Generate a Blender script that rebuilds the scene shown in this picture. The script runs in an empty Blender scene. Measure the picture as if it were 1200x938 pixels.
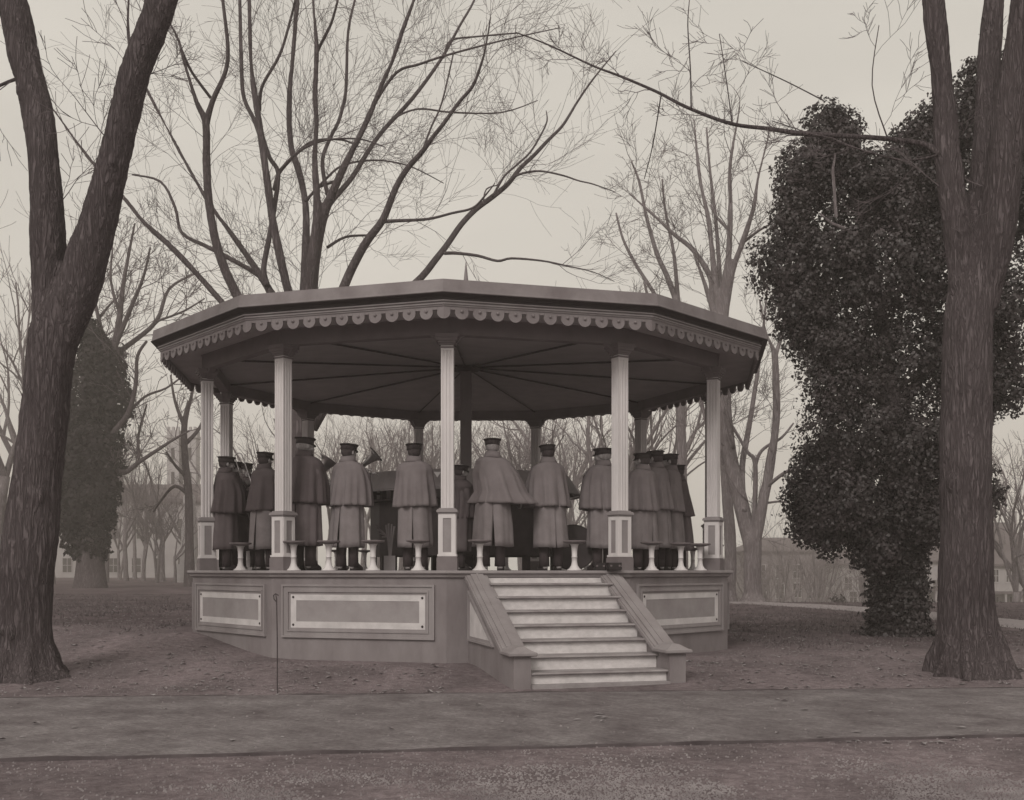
import bpy, bmesh, math, random
import numpy as np
from mathutils import Vector, Matrix, noise
R_ = math.radians
PI = math.pi
random.seed(7)
scn = bpy.context.scene
COL = scn.collection
F_PX, CX, HY, EYE = 1317.6, 600.0, 668.0, 1.204

def at(px, py, Z):
    return Vector(((px - CX) * Z / F_PX, Z, EYE - (py - HY) * Z / F_PX))

def sstep(a, b, x):
    t = min(1, max(0, (x - a) / (b - a)))
    return t * t * (3 - 2 * t)

def H(x, y):
    z = -.12 + .12 * sstep(12.4, 14.3, y)
    z += .27 * sstep(-2.5, -5.2, x) * sstep(13.8, 17.2, y)
    z -= 7.0 * sstep(2, 11, x) * sstep(41, 75, y)
    z += .02 * noise.noise(Vector((x * .5, y * .5, 0))) * sstep(13, 17, y)
    return z

# ---------------------------------------------------------------- materials
def tint(v):
    t = min(1, max(0, (v - .04) / .30)) ** .7
    return (v * (1.23 - .18 * t), v * (.965 + .025 * t), v * (1.04 - .035 * t), 1)

MATS = {}
def mat(name, v, rough=.75, var=.15, scale=6.0, bump=.0, bscale=40.0, stretch=(1, 1, 1), spec=.3, metallic=0, v2=None, detail=6):
    if name in MATS: return MATS[name]
    m = bpy.data.materials.new(name); m.use_nodes = True
    nt = m.node_tree; n = nt.nodes; l = nt.links
    b = n['Principled BSDF']
    b.inputs['Roughness'].default_value = rough
    b.inputs['Specular IOR Level'].default_value = spec
    b.inputs['Metallic'].default_value = metallic
    tc = n.new('ShaderNodeTexCoord'); mp = n.new('ShaderNodeMapping')
    mp.inputs['Scale'].default_value = stretch
    l.new(tc.outputs['Object'], mp.inputs['Vector'])
    ns = n.new('ShaderNodeTexNoise'); ns.inputs['Scale'].default_value = scale; ns.inputs['Detail'].default_value = detail
    ns.inputs['Roughness'].default_value = .62
    l.new(mp.outputs[0], ns.inputs['Vector'])
    cr = n.new('ShaderNodeValToRGB')
    lo = v * (1 - var) if v2 is None else v
    hi = v * (1 + var) if v2 is None else v2
    cr.color_ramp.elements[0].color = tint(lo); cr.color_ramp.elements[1].color = tint(hi)
    cr.color_ramp.elements[0].position = .32; cr.color_ramp.elements[1].position = .68
    l.new(ns.outputs['Fac'], cr.inputs['Fac']); l.new(cr.outputs['Color'], b.inputs['Base Color'])
    if bump:
        n2 = n.new('ShaderNodeTexNoise'); n2.inputs['Scale'].default_value = bscale; n2.inputs['Detail'].default_value = 8
        l.new(mp.outputs[0], n2.inputs['Vector'])
        bp = n.new('ShaderNodeBump'); bp.inputs['Strength'].default_value = bump; bp.inputs['Distance'].default_value = .02
        l.new(n2.outputs['Fac'], bp.inputs['Height']); l.new(bp.outputs[0], b.inputs['Normal'])
    MATS[name] = m
    return m

M_trim  = mat('trim_grey_paint', .235, .6, .15, 3, .12, 25, (1, 1, .3))
M_skirt = mat('skirt_grey_paint', .19, .65, .22, 2.2, .15, 18, (1, 1, .4))
M_white = mat('pale_paint', .52, .6, .14, 4, .12, 22)
M_panel = mat('panel_mid_paint', .26, .6, .14, 3, .12, 22)
M_post  = mat('post_pale_paint', .58, .55, .09, 5, .1, 25, (1, 1, .25))
M_dado  = mat('post_panel_paint', .24, .6, .1, 5)
M_plinth= mat('post_plinth_paint', .15, .6, .12, 5)
M_ceil  = mat('ceiling_boards', .36, .7, .12, 3, .1, 20)
M_val   = mat('valance_paint', .18, .6, .15, 3, .12, 25)
M_beam  = mat('beam_paint', .15, .65, .12, 3)
M_tin   = mat('tin_roof_edge', .175, .55, .22, 2.5, .12, 14)
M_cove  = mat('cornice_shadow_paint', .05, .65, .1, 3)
M_floor = mat('floor_boards', .24, .7, .25, 4, .2, 20, (6, .6, 1))
M_riser = mat('stair_riser_paint', .56, .7, .13, 9, .2, 20, (1, 1, 1.6))
M_tread = mat('stair_tread_wood', .24, .65, .25, 4, .2, 24)
M_bolt  = mat('dark_iron', .03, .5, .1, 8)
M_dark  = mat('dark_wood', .045, .6, .2, 6)
M_board = mat('music_board_wood', .22, .7, .12, 4)
M_disc  = mat('stool_top_iron', .13, .5, .15, 10)
M_paper = mat('paper', .6, .8, .05, 5)
M_coat  = mat('overcoat_wool', .195, .95, .14, 5, .35, 160, spec=.1)
M_coat2 = mat('overcoat_wool_dark', .11, .95, .14, 5, .35, 160, spec=.1)
M_cape  = mat('cape_wool', .175, .95, .13, 4, .35, 150, spec=.1)
M_cape2 = mat('cape_wool_dark', .085, .95, .13, 4, .35, 150, spec=.1)
M_trous = mat('trouser_wool', .05, .95, .12, 8, .2, 150, spec=.1)
M_shoe  = mat('boot_leather', .025, .45, .1, 12)
M_cap   = mat('cap_cloth', .03, .8, .12, 14, .2, 120)
M_skin  = mat('skin', .30, .6, .08, 12, .08, 90)
M_hair  = mat('hair', .05, .8, .3, 40, .3, 200)
M_hairg = mat('grey_hair', .26, .8, .3, 40, .3, 200)
M_brass = mat('brass', .34, .32, .12, 10, metallic=.85)
M_bark  = mat('bark_near', .085, .95, .30, 5, .9, 9, (1.6, 1.6, .22), spec=.1)
M_bark2 = mat('bark_mid', .10, .95, .22, 3, .5, 8, (1.5, 1.5, .3), spec=.1)
M_barkl = mat('bark_pale', .15, .95, .18, 3, .4, 8, (1.5, 1.5, .3), spec=.1)
M_twig  = mat('twig_bark', .10, .9, .15, 2, spec=.1)
M_twigf = mat('pale_twig_bark', .15, .9, .15, 2, spec=.1)
M_ivy   = mat('ivy_leaves', .014, .5, .5, 1.3, spec=.4, v2=.05)
M_ivyd  = mat('dark_ivy_leaves', .009, .7, .5, 1.0, spec=.15, v2=.028)
M_shrub = mat('evergreen_leaves', .035, .7, .4, 1.2, spec=.3)
M_stone = mat('pale_stone', .36, .85, .12, 2)
M_bldg  = mat('building_wall', .30, .85, .12, .6)
M_slate = mat('slate_roof', .10, .8, .15, .8)
M_brick = mat('brick_wall', .19, .9, .15, .8)
M_glass = mat('window_glass', .03, .15, .1, 2, spec=.6)
M_clap  = mat('clapboard_wall', .34, .8, .1, .8)
M_rust  = mat('rusty_iron', .045, .8, .3, 20)
M_case  = mat('black_case_leather', .02, .45, .1, 20)
M_peb   = mat('pebbles', .19, .85, .35, 3)
M_leaf  = mat('dry_leaves', .12, .9, .5, 5, v2=.34)
M_tuft  = mat('grass_tufts', .055, .9, .3, 2, v2=.13)

def bark_mat(name, lo, hi, sc, depth):
    m = bpy.data.materials.new(name); m.use_nodes = True; n = m.node_tree.nodes; l = m.node_tree.links; b = n['Principled BSDF']
    b.inputs['Roughness'].default_value = .95; b.inputs['Specular IOR Level'].default_value = .1
    tc = n.new('ShaderNodeTexCoord'); mp = n.new('ShaderNodeMapping'); mp.inputs['Scale'].default_value = (1, 1, .13); l.new(tc.outputs['Object'], mp.inputs['Vector'])
    w1 = n.new('ShaderNodeTexNoise'); w1.inputs['Scale'].default_value = sc; w1.inputs['Detail'].default_value = 3; w1.inputs['Distortion'].default_value = .8
    l.new(mp.outputs[0], w1.inputs['Vector'])
    a = n.new('ShaderNodeMath'); a.operation = 'SUBTRACT'; a.inputs[1].default_value = .5; l.new(w1.outputs['Fac'], a.inputs[0])
    c = n.new('ShaderNodeMath'); c.operation = 'ABSOLUTE'; l.new(a.outputs[0], c.inputs[0])
    ml = n.new('ShaderNodeMath'); ml.operation = 'MULTIPLY'; ml.inputs[1].default_value = 5.5; ml.use_clamp = True; l.new(c.outputs[0], ml.inputs[0])
    w2 = n.new('ShaderNodeTexNoise'); w2.inputs['Scale'].default_value = 1.3; w2.inputs['Detail'].default_value = 6; l.new(tc.outputs['Object'], w2.inputs['Vector'])
    mx = n.new('ShaderNodeMath'); mx.operation = 'MULTIPLY_ADD'; mx.inputs[1].default_value = .65; l.new(ml.outputs[0], mx.inputs[0])
    hf = n.new('ShaderNodeMath'); hf.operation = 'MULTIPLY'; hf.inputs[1].default_value = .7; l.new(w2.outputs['Fac'], hf.inputs[0]); l.new(hf.outputs[0], mx.inputs[2])
    cr = n.new('ShaderNodeValToRGB'); cr.color_ramp.elements[0].color = tint(lo); cr.color_ramp.elements[1].color = tint(hi)  # furrows darker in the colour: dark crevice bark plus painted crevice shade
    cr.color_ramp.elements[0].position = .3; cr.color_ramp.elements[1].position = .95; l.new(mx.outputs[0], cr.inputs['Fac']); l.new(cr.outputs[0], b.inputs['Base Color'])
    bp = n.new('ShaderNodeBump'); bp.inputs['Strength'].default_value = 1; bp.inputs['Distance'].default_value = depth; l.new(ml.outputs[0], bp.inputs['Height']); l.new(bp.outputs[0], b.inputs['Normal'])
    MATS[name] = m; return m
M_bark = bark_mat('furrowed_bark', .05, .115, 26, .02)
M_bark2 = bark_mat('mid_bark', .055, .125, 18, .02)
M_barkl = bark_mat('pale_bark', .12, .22, 14, .02)

def ground_mat():
    m = bpy.data.materials.new('ground_soil_and_grass'); m.use_nodes = True
    n = m.node_tree.nodes; l = m.node_tree.links; b = n['Principled BSDF']
    b.inputs['Roughness'].default_value = .95; b.inputs['Specular IOR Level'].default_value = .1
    tc = n.new('ShaderNodeTexCoord')
    def ns(s, d=8, r=.65, st=(1, 1, 1)):
        mp = n.new('ShaderNodeMapping'); mp.inputs['Scale'].default_value = st
        l.new(tc.outputs['Object'], mp.inputs['Vector'])
        t = n.new('ShaderNodeTexNoise'); t.inputs['Scale'].default_value = s; t.inputs['Detail'].default_value = d
        t.inputs['Roughness'].default_value = r; l.new(mp.outputs[0], t.inputs['Vector']); return t
    a = ns(.5); c = ns(11, 12, .8); d = ns(45, 6, .8); e = ns(160, 2, .6)
    def ramp(t, c0, c1, p0, p1):
        r = n.new('ShaderNodeValToRGB'); r.color_ramp.elements[0].color = tint(c0); r.color_ramp.elements[1].color = tint(c1)
        r.color_ramp.elements[0].position = p0; r.color_ramp.elements[1].position = p1; l.new(t.outputs['Fac'], r.inputs['Fac']); return r
    soil = ramp(c, .10, .255, .34, .66)
    grass = ramp(c, .045, .095, .3, .7)
    # distance from the walk: worn soil near, turf farther off
    sx = n.new('ShaderNodeSeparateXYZ'); l.new(tc.outputs['Object'], sx.inputs[0])
    mr = n.new('ShaderNodeMapRange'); mr.inputs['From Min'].default_value = 15.3; mr.inputs['From Max'].default_value = 19.5
    l.new(sx.outputs['Y'], mr.inputs['Value'])
    ad = n.new('ShaderNodeMath'); ad.operation = 'MULTIPLY_ADD'; ad.inputs[1].default_value = 1.6; l.new(a.outputs['Fac'], ad.inputs[0])
    sb = n.new('ShaderNodeMath'); sb.operation = 'SUBTRACT'; sb.inputs[1].default_value = .95; l.new(mr.outputs[0], sb.inputs[0])
    l.new(sb.outputs[0], ad.inputs[2]); ad.use_clamp = True
    mx = n.new('ShaderNodeMix'); mx.data_type = 'RGBA'
    l.new(ad.outputs[0], mx.inputs['Factor']); l.new(soil.outputs[0], mx.inputs['A']); l.new(grass.outputs[0], mx.inputs['B'])
    sp = ramp(d, .55, 1.35, .35, .65)
    m2 = n.new('ShaderNodeMix'); m2.data_type = 'RGBA'; m2.blend_type = 'MULTIPLY'; m2.inputs['Factor'].default_value = .55
    l.new(mx.outputs['Result'], m2.inputs['A']); l.new(sp.outputs[0], m2.inputs['B'])
    g2 = ns(1.1, 5, .6, (1, .55, 1)); gr = ramp(g2, .68, 1.22, .38, .64)
    m3 = n.new('ShaderNodeMix'); m3.data_type = 'RGBA'; m3.blend_type = 'MULTIPLY'; m3.inputs['Factor'].default_value = .75
    l.new(m2.outputs['Result'], m3.inputs['A']); l.new(gr.outputs[0], m3.inputs['B'])
    l.new(m3.outputs['Result'], b.inputs['Base Color'])
    bp = n.new('ShaderNodeBump'); bp.inputs['Strength'].default_value = .7; bp.inputs['Distance'].default_value = .03
    sm = n.new('ShaderNodeMath'); sm.operation = 'ADD'; l.new(d.outputs['Fac'], sm.inputs[0]); l.new(c.outputs['Fac'], sm.inputs[1])
    l.new(sm.outputs[0], bp.inputs['Height']); l.new(bp.outputs[0], b.inputs['Normal'])
    return m

def walk_mat():
    m = bpy.data.materials.new('worn_brick_walk'); m.use_nodes = True
    n = m.node_tree.nodes; l = m.node_tree.links; b = n['Principled BSDF']
    b.inputs['Roughness'].default_value = .85; b.inputs['Specular IOR Level'].default_value = .2
    tc = n.new('ShaderNodeTexCoord'); mp = n.new('ShaderNodeMapping'); mp.inputs['Rotation'].default_value = (0, 0, R_(50))
    l.new(tc.outputs['Object'], mp.inputs['Vector'])
    br = n.new('ShaderNodeTexBrick'); br.inputs['Scale'].default_value = 1; br.inputs['Brick Width'].default_value = .21
    br.inputs['Row Height'].default_value = .105; br.inputs['Mortar Size'].default_value = .006; br.inputs['Bias'].default_value = 0
    br.inputs['Color1'].default_value = tint(.13); br.inputs['Color2'].default_value = tint(.25); br.inputs['Mortar'].default_value = tint(.12)
    l.new(mp.outputs[0], br.inputs['Vector'])
    ns = n.new('ShaderNodeTexNoise'); ns.inputs['Scale'].default_value = 1.6; ns.inputs['Detail'].default_value = 10; ns.inputs['Roughness'].default_value = .7
    l.new(tc.outputs['Object'], ns.inputs['Vector'])
    r = n.new('ShaderNodeValToRGB'); r.color_ramp.elements[0].color = tint(.085); r.color_ramp.elements[1].color = tint(.27)
    r.color_ramp.elements[0].position = .34; r.color_ramp.elements[1].position = .7
    l.new(ns.outputs['Fac'], r.inputs['Fac'])
    mx = n.new('ShaderNodeMix'); mx.data_type = 'RGBA'; mx.inputs['Factor'].default_value = .7
    l.new(br.outputs['Color'], mx.inputs['A']); l.new(r.outputs[0], mx.inputs['B']); fn = n.new('ShaderNodeTexNoise'); fn.inputs['Scale'].default_value = 22; fn.inputs['Detail'].default_value = 8; fn.inputs['Roughness'].default_value = .8; l.new(tc.outputs['Object'], fn.inputs['Vector'])
    fr_ = n.new('ShaderNodeMapRange'); fr_.inputs['From Min'].default_value = .35; fr_.inputs['From Max'].default_value = .65; fr_.inputs['To Min'].default_value = .62; fr_.inputs['To Max'].default_value = 1.25; l.new(fn.outputs['Fac'], fr_.inputs['Value'])
    sc_ = n.new('ShaderNodeVectorMath'); sc_.operation = 'SCALE'; l.new(mx.outputs['Result'], sc_.inputs[0]); l.new(fr_.outputs[0], sc_.inputs['Scale']); l.new(sc_.outputs[0], b.inputs['Base Color'])
    bp = n.new('ShaderNodeBump'); bp.inputs['Strength'].default_value = .6; bp.inputs['Distance'].default_value = .02
    l.new(fr_.outputs[0], bp.inputs['Height']); l.new(bp.outputs[0], b.inputs['Normal'])
    return m

# ---------------------------------------------------------------- mesh helpers
def tag(o, label=None, cat=None, group=None, kind=None):
    if label: o['label'] = label
    if cat: o['category'] = cat
    if group: o['group'] = group
    if kind: o['kind'] = kind
    return o

def empty(name, loc, label, cat, group=None, rz=0, scale=1):
    o = bpy.data.objects.new(name, None); COL.objects.link(o)
    o.location = loc; o.rotation_euler = (0, 0, rz); o.scale = (scale,) * 3
    return tag(o, label, cat, group)

class MB:
    def __init__(s): s.v = []; s.f = []
    def add(s, vs, fs, M=None):
        b = len(s.v)
        s.v += [tuple(M @ Vector(v)) if M is not None else tuple(v) for v in vs]
        s.f += [tuple(i + b for i in f) for f in fs]; return s
    def box(s, x0, x1, y0, y1, z0, z1, M=None):
        vs = [(x, y, z) for z in (z0, z1) for (x, y) in ((x0, y0), (x1, y0), (x1, y1), (x0, y1))]
        return s.add(vs, [(3, 2, 1, 0), (4, 5, 6, 7), (0, 1, 5, 4), (1, 2, 6, 5), (2, 3, 7, 6), (3, 0, 4, 7)], M)
    def prism(s, poly, z0, z1, M=None):
        n = len(poly)
        vs = [(x, y, z0) for x, y in poly] + [(x, y, z1) for x, y in poly]
        return s.add(vs, [tuple(range(n))[::-1], tuple(range(n, 2 * n))] + [(i, (i + 1) % n, n + (i + 1) % n, n + i) for i in range(n)], M)
    def lathe(s, prof, n=24, M=None, cap=True):
        vs = []; fs = []
        for r, z in prof: vs += [(r * math.cos(2 * PI * i / n), r * math.sin(2 * PI * i / n), z) for i in range(n)]
        for j in range(len(prof) - 1):
            for i in range(n):
                fs.append((j * n + i, j * n + (i + 1) % n, (j + 1) * n + (i + 1) % n, (j + 1) * n + i))
        if cap: fs += [tuple(range(n))[::-1], tuple(range((len(prof) - 1) * n, len(prof) * n))]
        return s.add(vs, fs, M)
    def tube(s, pts, rad, n=6, cap=True):
        pts = [Vector(p) for p in pts]; m = len(pts)
        if isinstance(rad, (int, float)): rad = [rad] * m
        vs = []; fs = []; up = None
        for j, p in enumerate(pts):
            d = (pts[min(j + 1, m - 1)] - pts[max(j - 1, 0)])
            if d.length < 1e-9: d = Vector((0, 0, 1))
            d.normalize()
            if up is None:
                up = Vector((1, 0, 0)) if abs(d.x) < .8 else Vector((0, 1, 0))
            a = (up - d * up.dot(d))
            if a.length < 1e-4: a = d.orthogonal()
            a.normalize(); up = a; b = d.cross(a)
            for i in range(n):
                t = 2 * PI * i / n; vs.append(p + (a * math.cos(t) + b * math.sin(t)) * rad[j])
        for j in range(m - 1):
            for i in range(n):
                fs.append((j * n + i, j * n + (i + 1) % n, (j + 1) * n + (i + 1) % n, (j + 1) * n + i))
        if cap and n > 2: fs += [tuple(range(n))[::-1], tuple(range((m - 1) * n, m * n))]
        return s.add(vs, fs)
    def ball(s, c, r, M=None, n=16, k=10):
        if isinstance(r, (int, float)): r = (r, r, r)
        vs = [(c[0], c[1], c[2] - r[2])]
        for j in range(1, k):
            a = -PI / 2 + PI * j / k
            vs += [(c[0] + r[0] * math.cos(a) * math.cos(2 * PI * i / n), c[1] + r[1] * math.cos(a) * math.sin(2 * PI * i / n), c[2] + r[2] * math.sin(a)) for i in range(n)]
        vs.append((c[0], c[1], c[2] + r[2])); fs = []
        for i in range(n): fs.append((0, 1 + (i + 1) % n, 1 + i))
        for j in range(k - 2):
            for i in range(n):
                a = 1 + j * n; fs.append((a + i, a + (i + 1) % n, a + n + (i + 1) % n, a + n + i))
        t = len(vs) - 1; a = 1 + (k - 2) * n
        for i in range(n): fs.append((a + i, a + (i + 1) % n, t))
        return s.add(vs, fs, M)
    def mesh(s, name, m, smooth=False):
        me = bpy.data.meshes.new(name); me.from_pydata(s.v, [], s.f); me.materials.append(m)
        if smooth: me.polygons.foreach_set('use_smooth', [True] * len(me.polygons))
        me.update(); return me
    def build(s, name, m, parent=None, smooth=False, fix=True, loc=None):
        me = s.mesh(name, m, smooth)
        if fix:
            bm = bmesh.new(); bm.from_mesh(me); bmesh.ops.recalc_face_normals(bm, faces=bm.faces); bm.to_mesh(me); bm.free()
        o = bpy.data.objects.new(name, me); COL.objects.link(o)
        if parent: o.parent = parent
        if loc: o.location = loc
        return o

def link(name, me, parent=None):
    o = bpy.data.objects.new(name, me); COL.objects.link(o); o.parent = parent; return o

def remeshed(mb, name, m, voxel, smooth_it=2):
    """one continuous skin round everything in the builder"""
    me = mb.mesh(name, m); o = bpy.data.objects.new(name + '_tmp', me); COL.objects.link(o)
    r = o.modifiers.new('r', 'REMESH'); r.mode = 'VOXEL'; r.voxel_size = voxel
    if smooth_it:
        q = o.modifiers.new('s', 'SMOOTH'); q.iterations = smooth_it; q.factor = .5
    dg = bpy.context.evaluated_depsgraph_get(); ev = o.evaluated_get(dg)
    out = bpy.data.meshes.new_from_object(ev); bpy.data.objects.remove(o); bpy.data.meshes.remove(me)
    out.name = name
    if not out.materials: out.materials.append(m)
    out.polygons.foreach_set('use_smooth', [True] * len(out.polygons))
    return out

# ================================================================ BANDSTAND
N = 11
FL = 1.225; SR, SZ = .98, .975; FLW = FL * SZ
BC = Vector((-.775, 18.93, 0))
def phi(k): return R_(-.88 + 360 / N * k)
def rp(r, k, z=0): return Vector((r * math.sin(phi(k)), -r * math.cos(phi(k)), z))
def frame(k, z=0):
    """matrix of side k (between posts k and k+1): x along the side, -y outward"""
    return Matrix.Rotation(phi(k + .5), 4, 'Z') @ Matrix.Translation((0, 0, z))
CA = math.cos(PI / N)

stand = empty('bandstand', BC, 'large eleven sided open bandstand with fluted pale posts and scalloped eaves', 'bandstand'); stand.scale = (SR, SR, SZ)

def ngon_ring(mb, prof):
    """closed 11-gon of revolution for (radius, z) profile"""
    m = len(prof); vs = [tuple(rp(r, k, z)) for r, z in prof for k in range(N)]
    fs = [(j * N + i, j * N + (i + 1) % N, ((j + 1) % m) * N + (i + 1) % N, ((j + 1) % m) * N + i) for j in range(m) for i in range(N)]
    return mb.add(vs, fs)

# floor and lip
b = MB(); b.prism([rp(4.5, k)[:2] for k in range(N)], FL - .03, FL - .004); b.build('floor_deck', M_floor, stand)
b = MB(); ngon_ring(b, [(4.44, FL), (4.635, FL), (4.645, FL - .012), (4.645, FL - .035), (4.625, FL - .048), (4.61, FL - .052), (4.60, FL - .085), (4.575, FL - .1), (4.44, FL - .1)])
b.build('floor_edge', M_trim, stand)
# skirt with one panel on each side
b = MB(); ngon_ring(b, [(4.56, -.3), (4.56, FL - .102), (4.44, FL - .102), (4.44, -.3)]); b.build('skirt', M_skirt, stand)
AP = 4.56 * CA
def rect_frame(mb, x0, x1, z0, z1, w, y, d, M):
    """raised picture-frame moulding on plane y (outward is -y)"""
    mb.box(x0, x1, y - d, y + .01, z1 - w, z1, M); mb.box(x0, x1, y - d, y + .01, z0, z0 + w, M)
    mb.box(x0, x0 + w, y - d, y + .01, z0 + w, z1 - w, M); mb.box(x1 - w, x1, y - d, y + .01, z0 + w, z1 - w, M)
hl = 4.56 * math.sin(PI / N)
for k in range(N):
    if k == 0: continue
    M = frame(k); y = -AP
    x0, x1, z0, z1 = -hl + .16, hl - .16, .305, 1.035
    b = MB()
    rect_frame(b, x0, x1, z0, z1, .028, y, .034, M)
    rect_frame(b, x0 + .028, x1 - .028, z0 + .028, z1 - .028, .055, y, .018, M)
    rect_frame(b, x0 + .083, x1 - .083, z0 + .083, z1 - .083, .022, y, .030, M)
    rect_frame(b, x0 + .105, x1 - .105, z0 + .105, z1 - .105, .03, y, .014, M)
    p = b.build('skirt_panel', M_trim, stand)
    b = MB(); i = .135; rect_frame(b, x0 + i, x1 - i, z0 + i, z1 - i, .085, y, .010, M); b.build('pale_border', M_white, p)
    b = MB(); b.box(x0 + .22, x1 - .22, y - .006, y + .01, z0 + .22, z1 - .22, M); b.build('centre_board', M_panel, p)
    for sx in (x0 + .175, x1 - .175):
        for sz in (z0 + .175, z1 - .175):
            b = MB(); b.lathe([(.017, 0), (.017, .006), (.01, .012)], 10, M @ Matrix.Translation((sx, y - .009, sz)) @ Matrix.Rotation(PI / 2, 4, 'X'))
            b.build('bolt', M_bolt, p)

# posts
def square(h): return [(-h, -h), (h, -h), (h, h), (-h, h)]
def post_section(h):
    pts = []
    for q in range(4):
        a = q * PI / 2; c, s = math.cos(a), math.sin(a)
        L = [(-h, -h + .0)]
        for f in (-.5, 0, .5):
            cx = f * h * 1.12; w = h * .18
            L += [(cx - w, -h), (cx - w * .6, -h + .010), (cx, -h + .014), (cx + w * .6, -h + .010), (cx + w, -h)]
        pts += [(x * c - y * s, x * s + y * c) for x, y in L]
    return pts
def make_post(k):
    M = Matrix.Translation(rp(4.34, k, FL)) @ Matrix.Rotation(phi(k), 4, 'Z')
    b = MB(); b.prism(post_section(.083), .83, 3.0, M); b.prism(square(.084), 2.93, 3.0, M)
    sh = b.build('post', M_post, stand)
    b = MB()
    for z0, z1, h in ((.0, .175, .135), (.175, .19, .125)): b.prism(square(h), z0, z1, M)
    b.build('plinth', M_plinth, sh)
    b = MB(); b.prism(square(.108), .19, .745, M)
    for q in range(4):
        Q = M @ Matrix.Rotation(q * PI / 2, 4, 'Z')
        rect_frame(b, -.108, .108, .19, .75, .052, -.108, .01, Q)
    b.prism(square(.128), .19, .215, M)
    ped = b.build('pedestal', M_post, sh)
    b = MB()
    for q in range(4):
        Q = M @ Matrix.Rotation(q * PI / 2, 4, 'Z'); b.box(-.054, .054, -.1095, -.100, .245, .697, Q)
    b.build('pedestal_panel', M_dado, sh)
    b = MB()
    for z0, z1, h in ((.752, .775, .122), (.775, .80, .140), (.80, .815, .132), (.815, .832, .11)): b.prism(square(h), z0, z1, M)
    b.build('pedestal_cap', M_dado, sh)
    b = MB()
    for z0, z1, h in ((2.965, 2.985, .097), (3.002, 3.03, .10), (3.03, 3.06, .118), (3.06, 3.10, .14), (3.10, 3.148, .155)): b.prism(square(h), z0, z1, M)
    b.build('capital', M_beam, sh)
for k in range(N): make_post(k)
b = MB(); b.box(-.095, .095, -.095, .095, FL, FL + 3.5); b.box(-.13, .13, -.13, .13, FL, FL + .25); b.build('centre_post', M_beam, stand)

# beam, soffit, cornice, roof (heights above the floor deck)
def rg(prof): return [(r, z + FL) for r, z in prof]
b = MB(); ngon_ring(b, rg([(4.26, 3.15), (4.42, 3.15), (4.42, 3.36), (4.435, 3.365), (4.435, 3.42), (4.26, 3.42)])); b.build('beam', M_beam, stand)
for k in range(N):   # small curved brackets under the beam
    b = MB()
    for sgn, kk in ((1, k), (-1, k)):
        a = rp(4.34, kk); c = rp(4.34, kk + sgn); d = (c - a).normalized()
        nrm = Vector((-d.y, d.x, 0)) * .05
        q = [(.10, 3.149), (.24, 3.149), (.21, 3.13), (.16, 3.09), (.13, 3.04), (.10, 2.99)]
        vs = [tuple(a + d * x + nrm * s + Vector((0, 0, z + FL))) for s in (-1, 1) for x, z in q]; n6 = len(q)
        b.add(vs, [tuple(range(n6)), tuple(range(n6, 2 * n6))[::-1]] + [(i, (i + 1) % n6, n6 + (i + 1) % n6, n6 + i) for i in range(n6)])
        b.build('bracket', M_beam, stand); b = MB()
b = MB(); ngon_ring(b, rg([(4.44, 3.372), (5.0, 3.372), (5.0, 3.385), (4.44, 3.40)])); b.build('soffit', M_ceil, stand)
b = MB(); ngon_ring(b, rg([(4.98, 3.375), (5.045, 3.375), (5.055, 3.385), (5.055, 3.40), (5.072, 3.403), (5.072, 3.418), (5.058, 3.422), (5.058, 3.432), (5.085, 3.437), (5.085, 3.453), (4.98, 3.453)])); b.build('cornice_moulding', M_trim, stand)
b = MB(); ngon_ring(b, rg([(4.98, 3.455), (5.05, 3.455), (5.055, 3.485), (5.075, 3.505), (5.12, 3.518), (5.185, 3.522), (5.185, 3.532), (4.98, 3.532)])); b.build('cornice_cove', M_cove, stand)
b = MB(); ngon_ring(b, rg([(4.95, 3.534), (5.172, 3.534), (5.165, 3.56), (5.145, 3.70), (4.95, 3.715)])); b.build('roof_edge', M_tin, stand)
vs = [tuple(rp(5.10, k, FL + 3.702)) for k in range(N)] + [(0, 0, FL + 4.55)]
b = MB(); b.add(vs, [(i, (i + 1) % N, N) for i in range(N)]); b.build('roof', M_tin, stand)
vs = [tuple(rp(4.3, k, FL + 3.33)) for k in range(N)] + [(0, 0, FL + 3.53)]
b = MB(); b.add(vs, [((i + 1) % N, i, N) for i in range(N)]); b.build('ceiling', M_ceil, stand, fix=False)
for k in range(N):
    a = rp(4.28, k + .5 if False else k, FL + 3.345); c = Vector((0, 0, FL + 3.50)); a.z = FL + 3.31
    b = MB(); b.tube([a, c], .015, 4); b.build('ceiling_rib', M_dark, stand)
b = MB(); b.lathe([(.09, FL + 3.42), (.24, FL + 3.45), (.24, FL + 3.49), (.05, FL + 3.51)], 11); b.build('ceiling_hub', M_dark, stand)
b = MB(); b.lathe([(.06, FL + 4.52), (.05, FL + 4.9), (.035, FL + 5.06), (.02, FL + 5.2), (.003, FL + 5.36)], 10); b.lathe([(.09, FL + 4.50), (.12, FL + 4.58), (.06, FL + 4.68)], 10)
b.build('finial', M_tin, stand, smooth=True)
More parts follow.
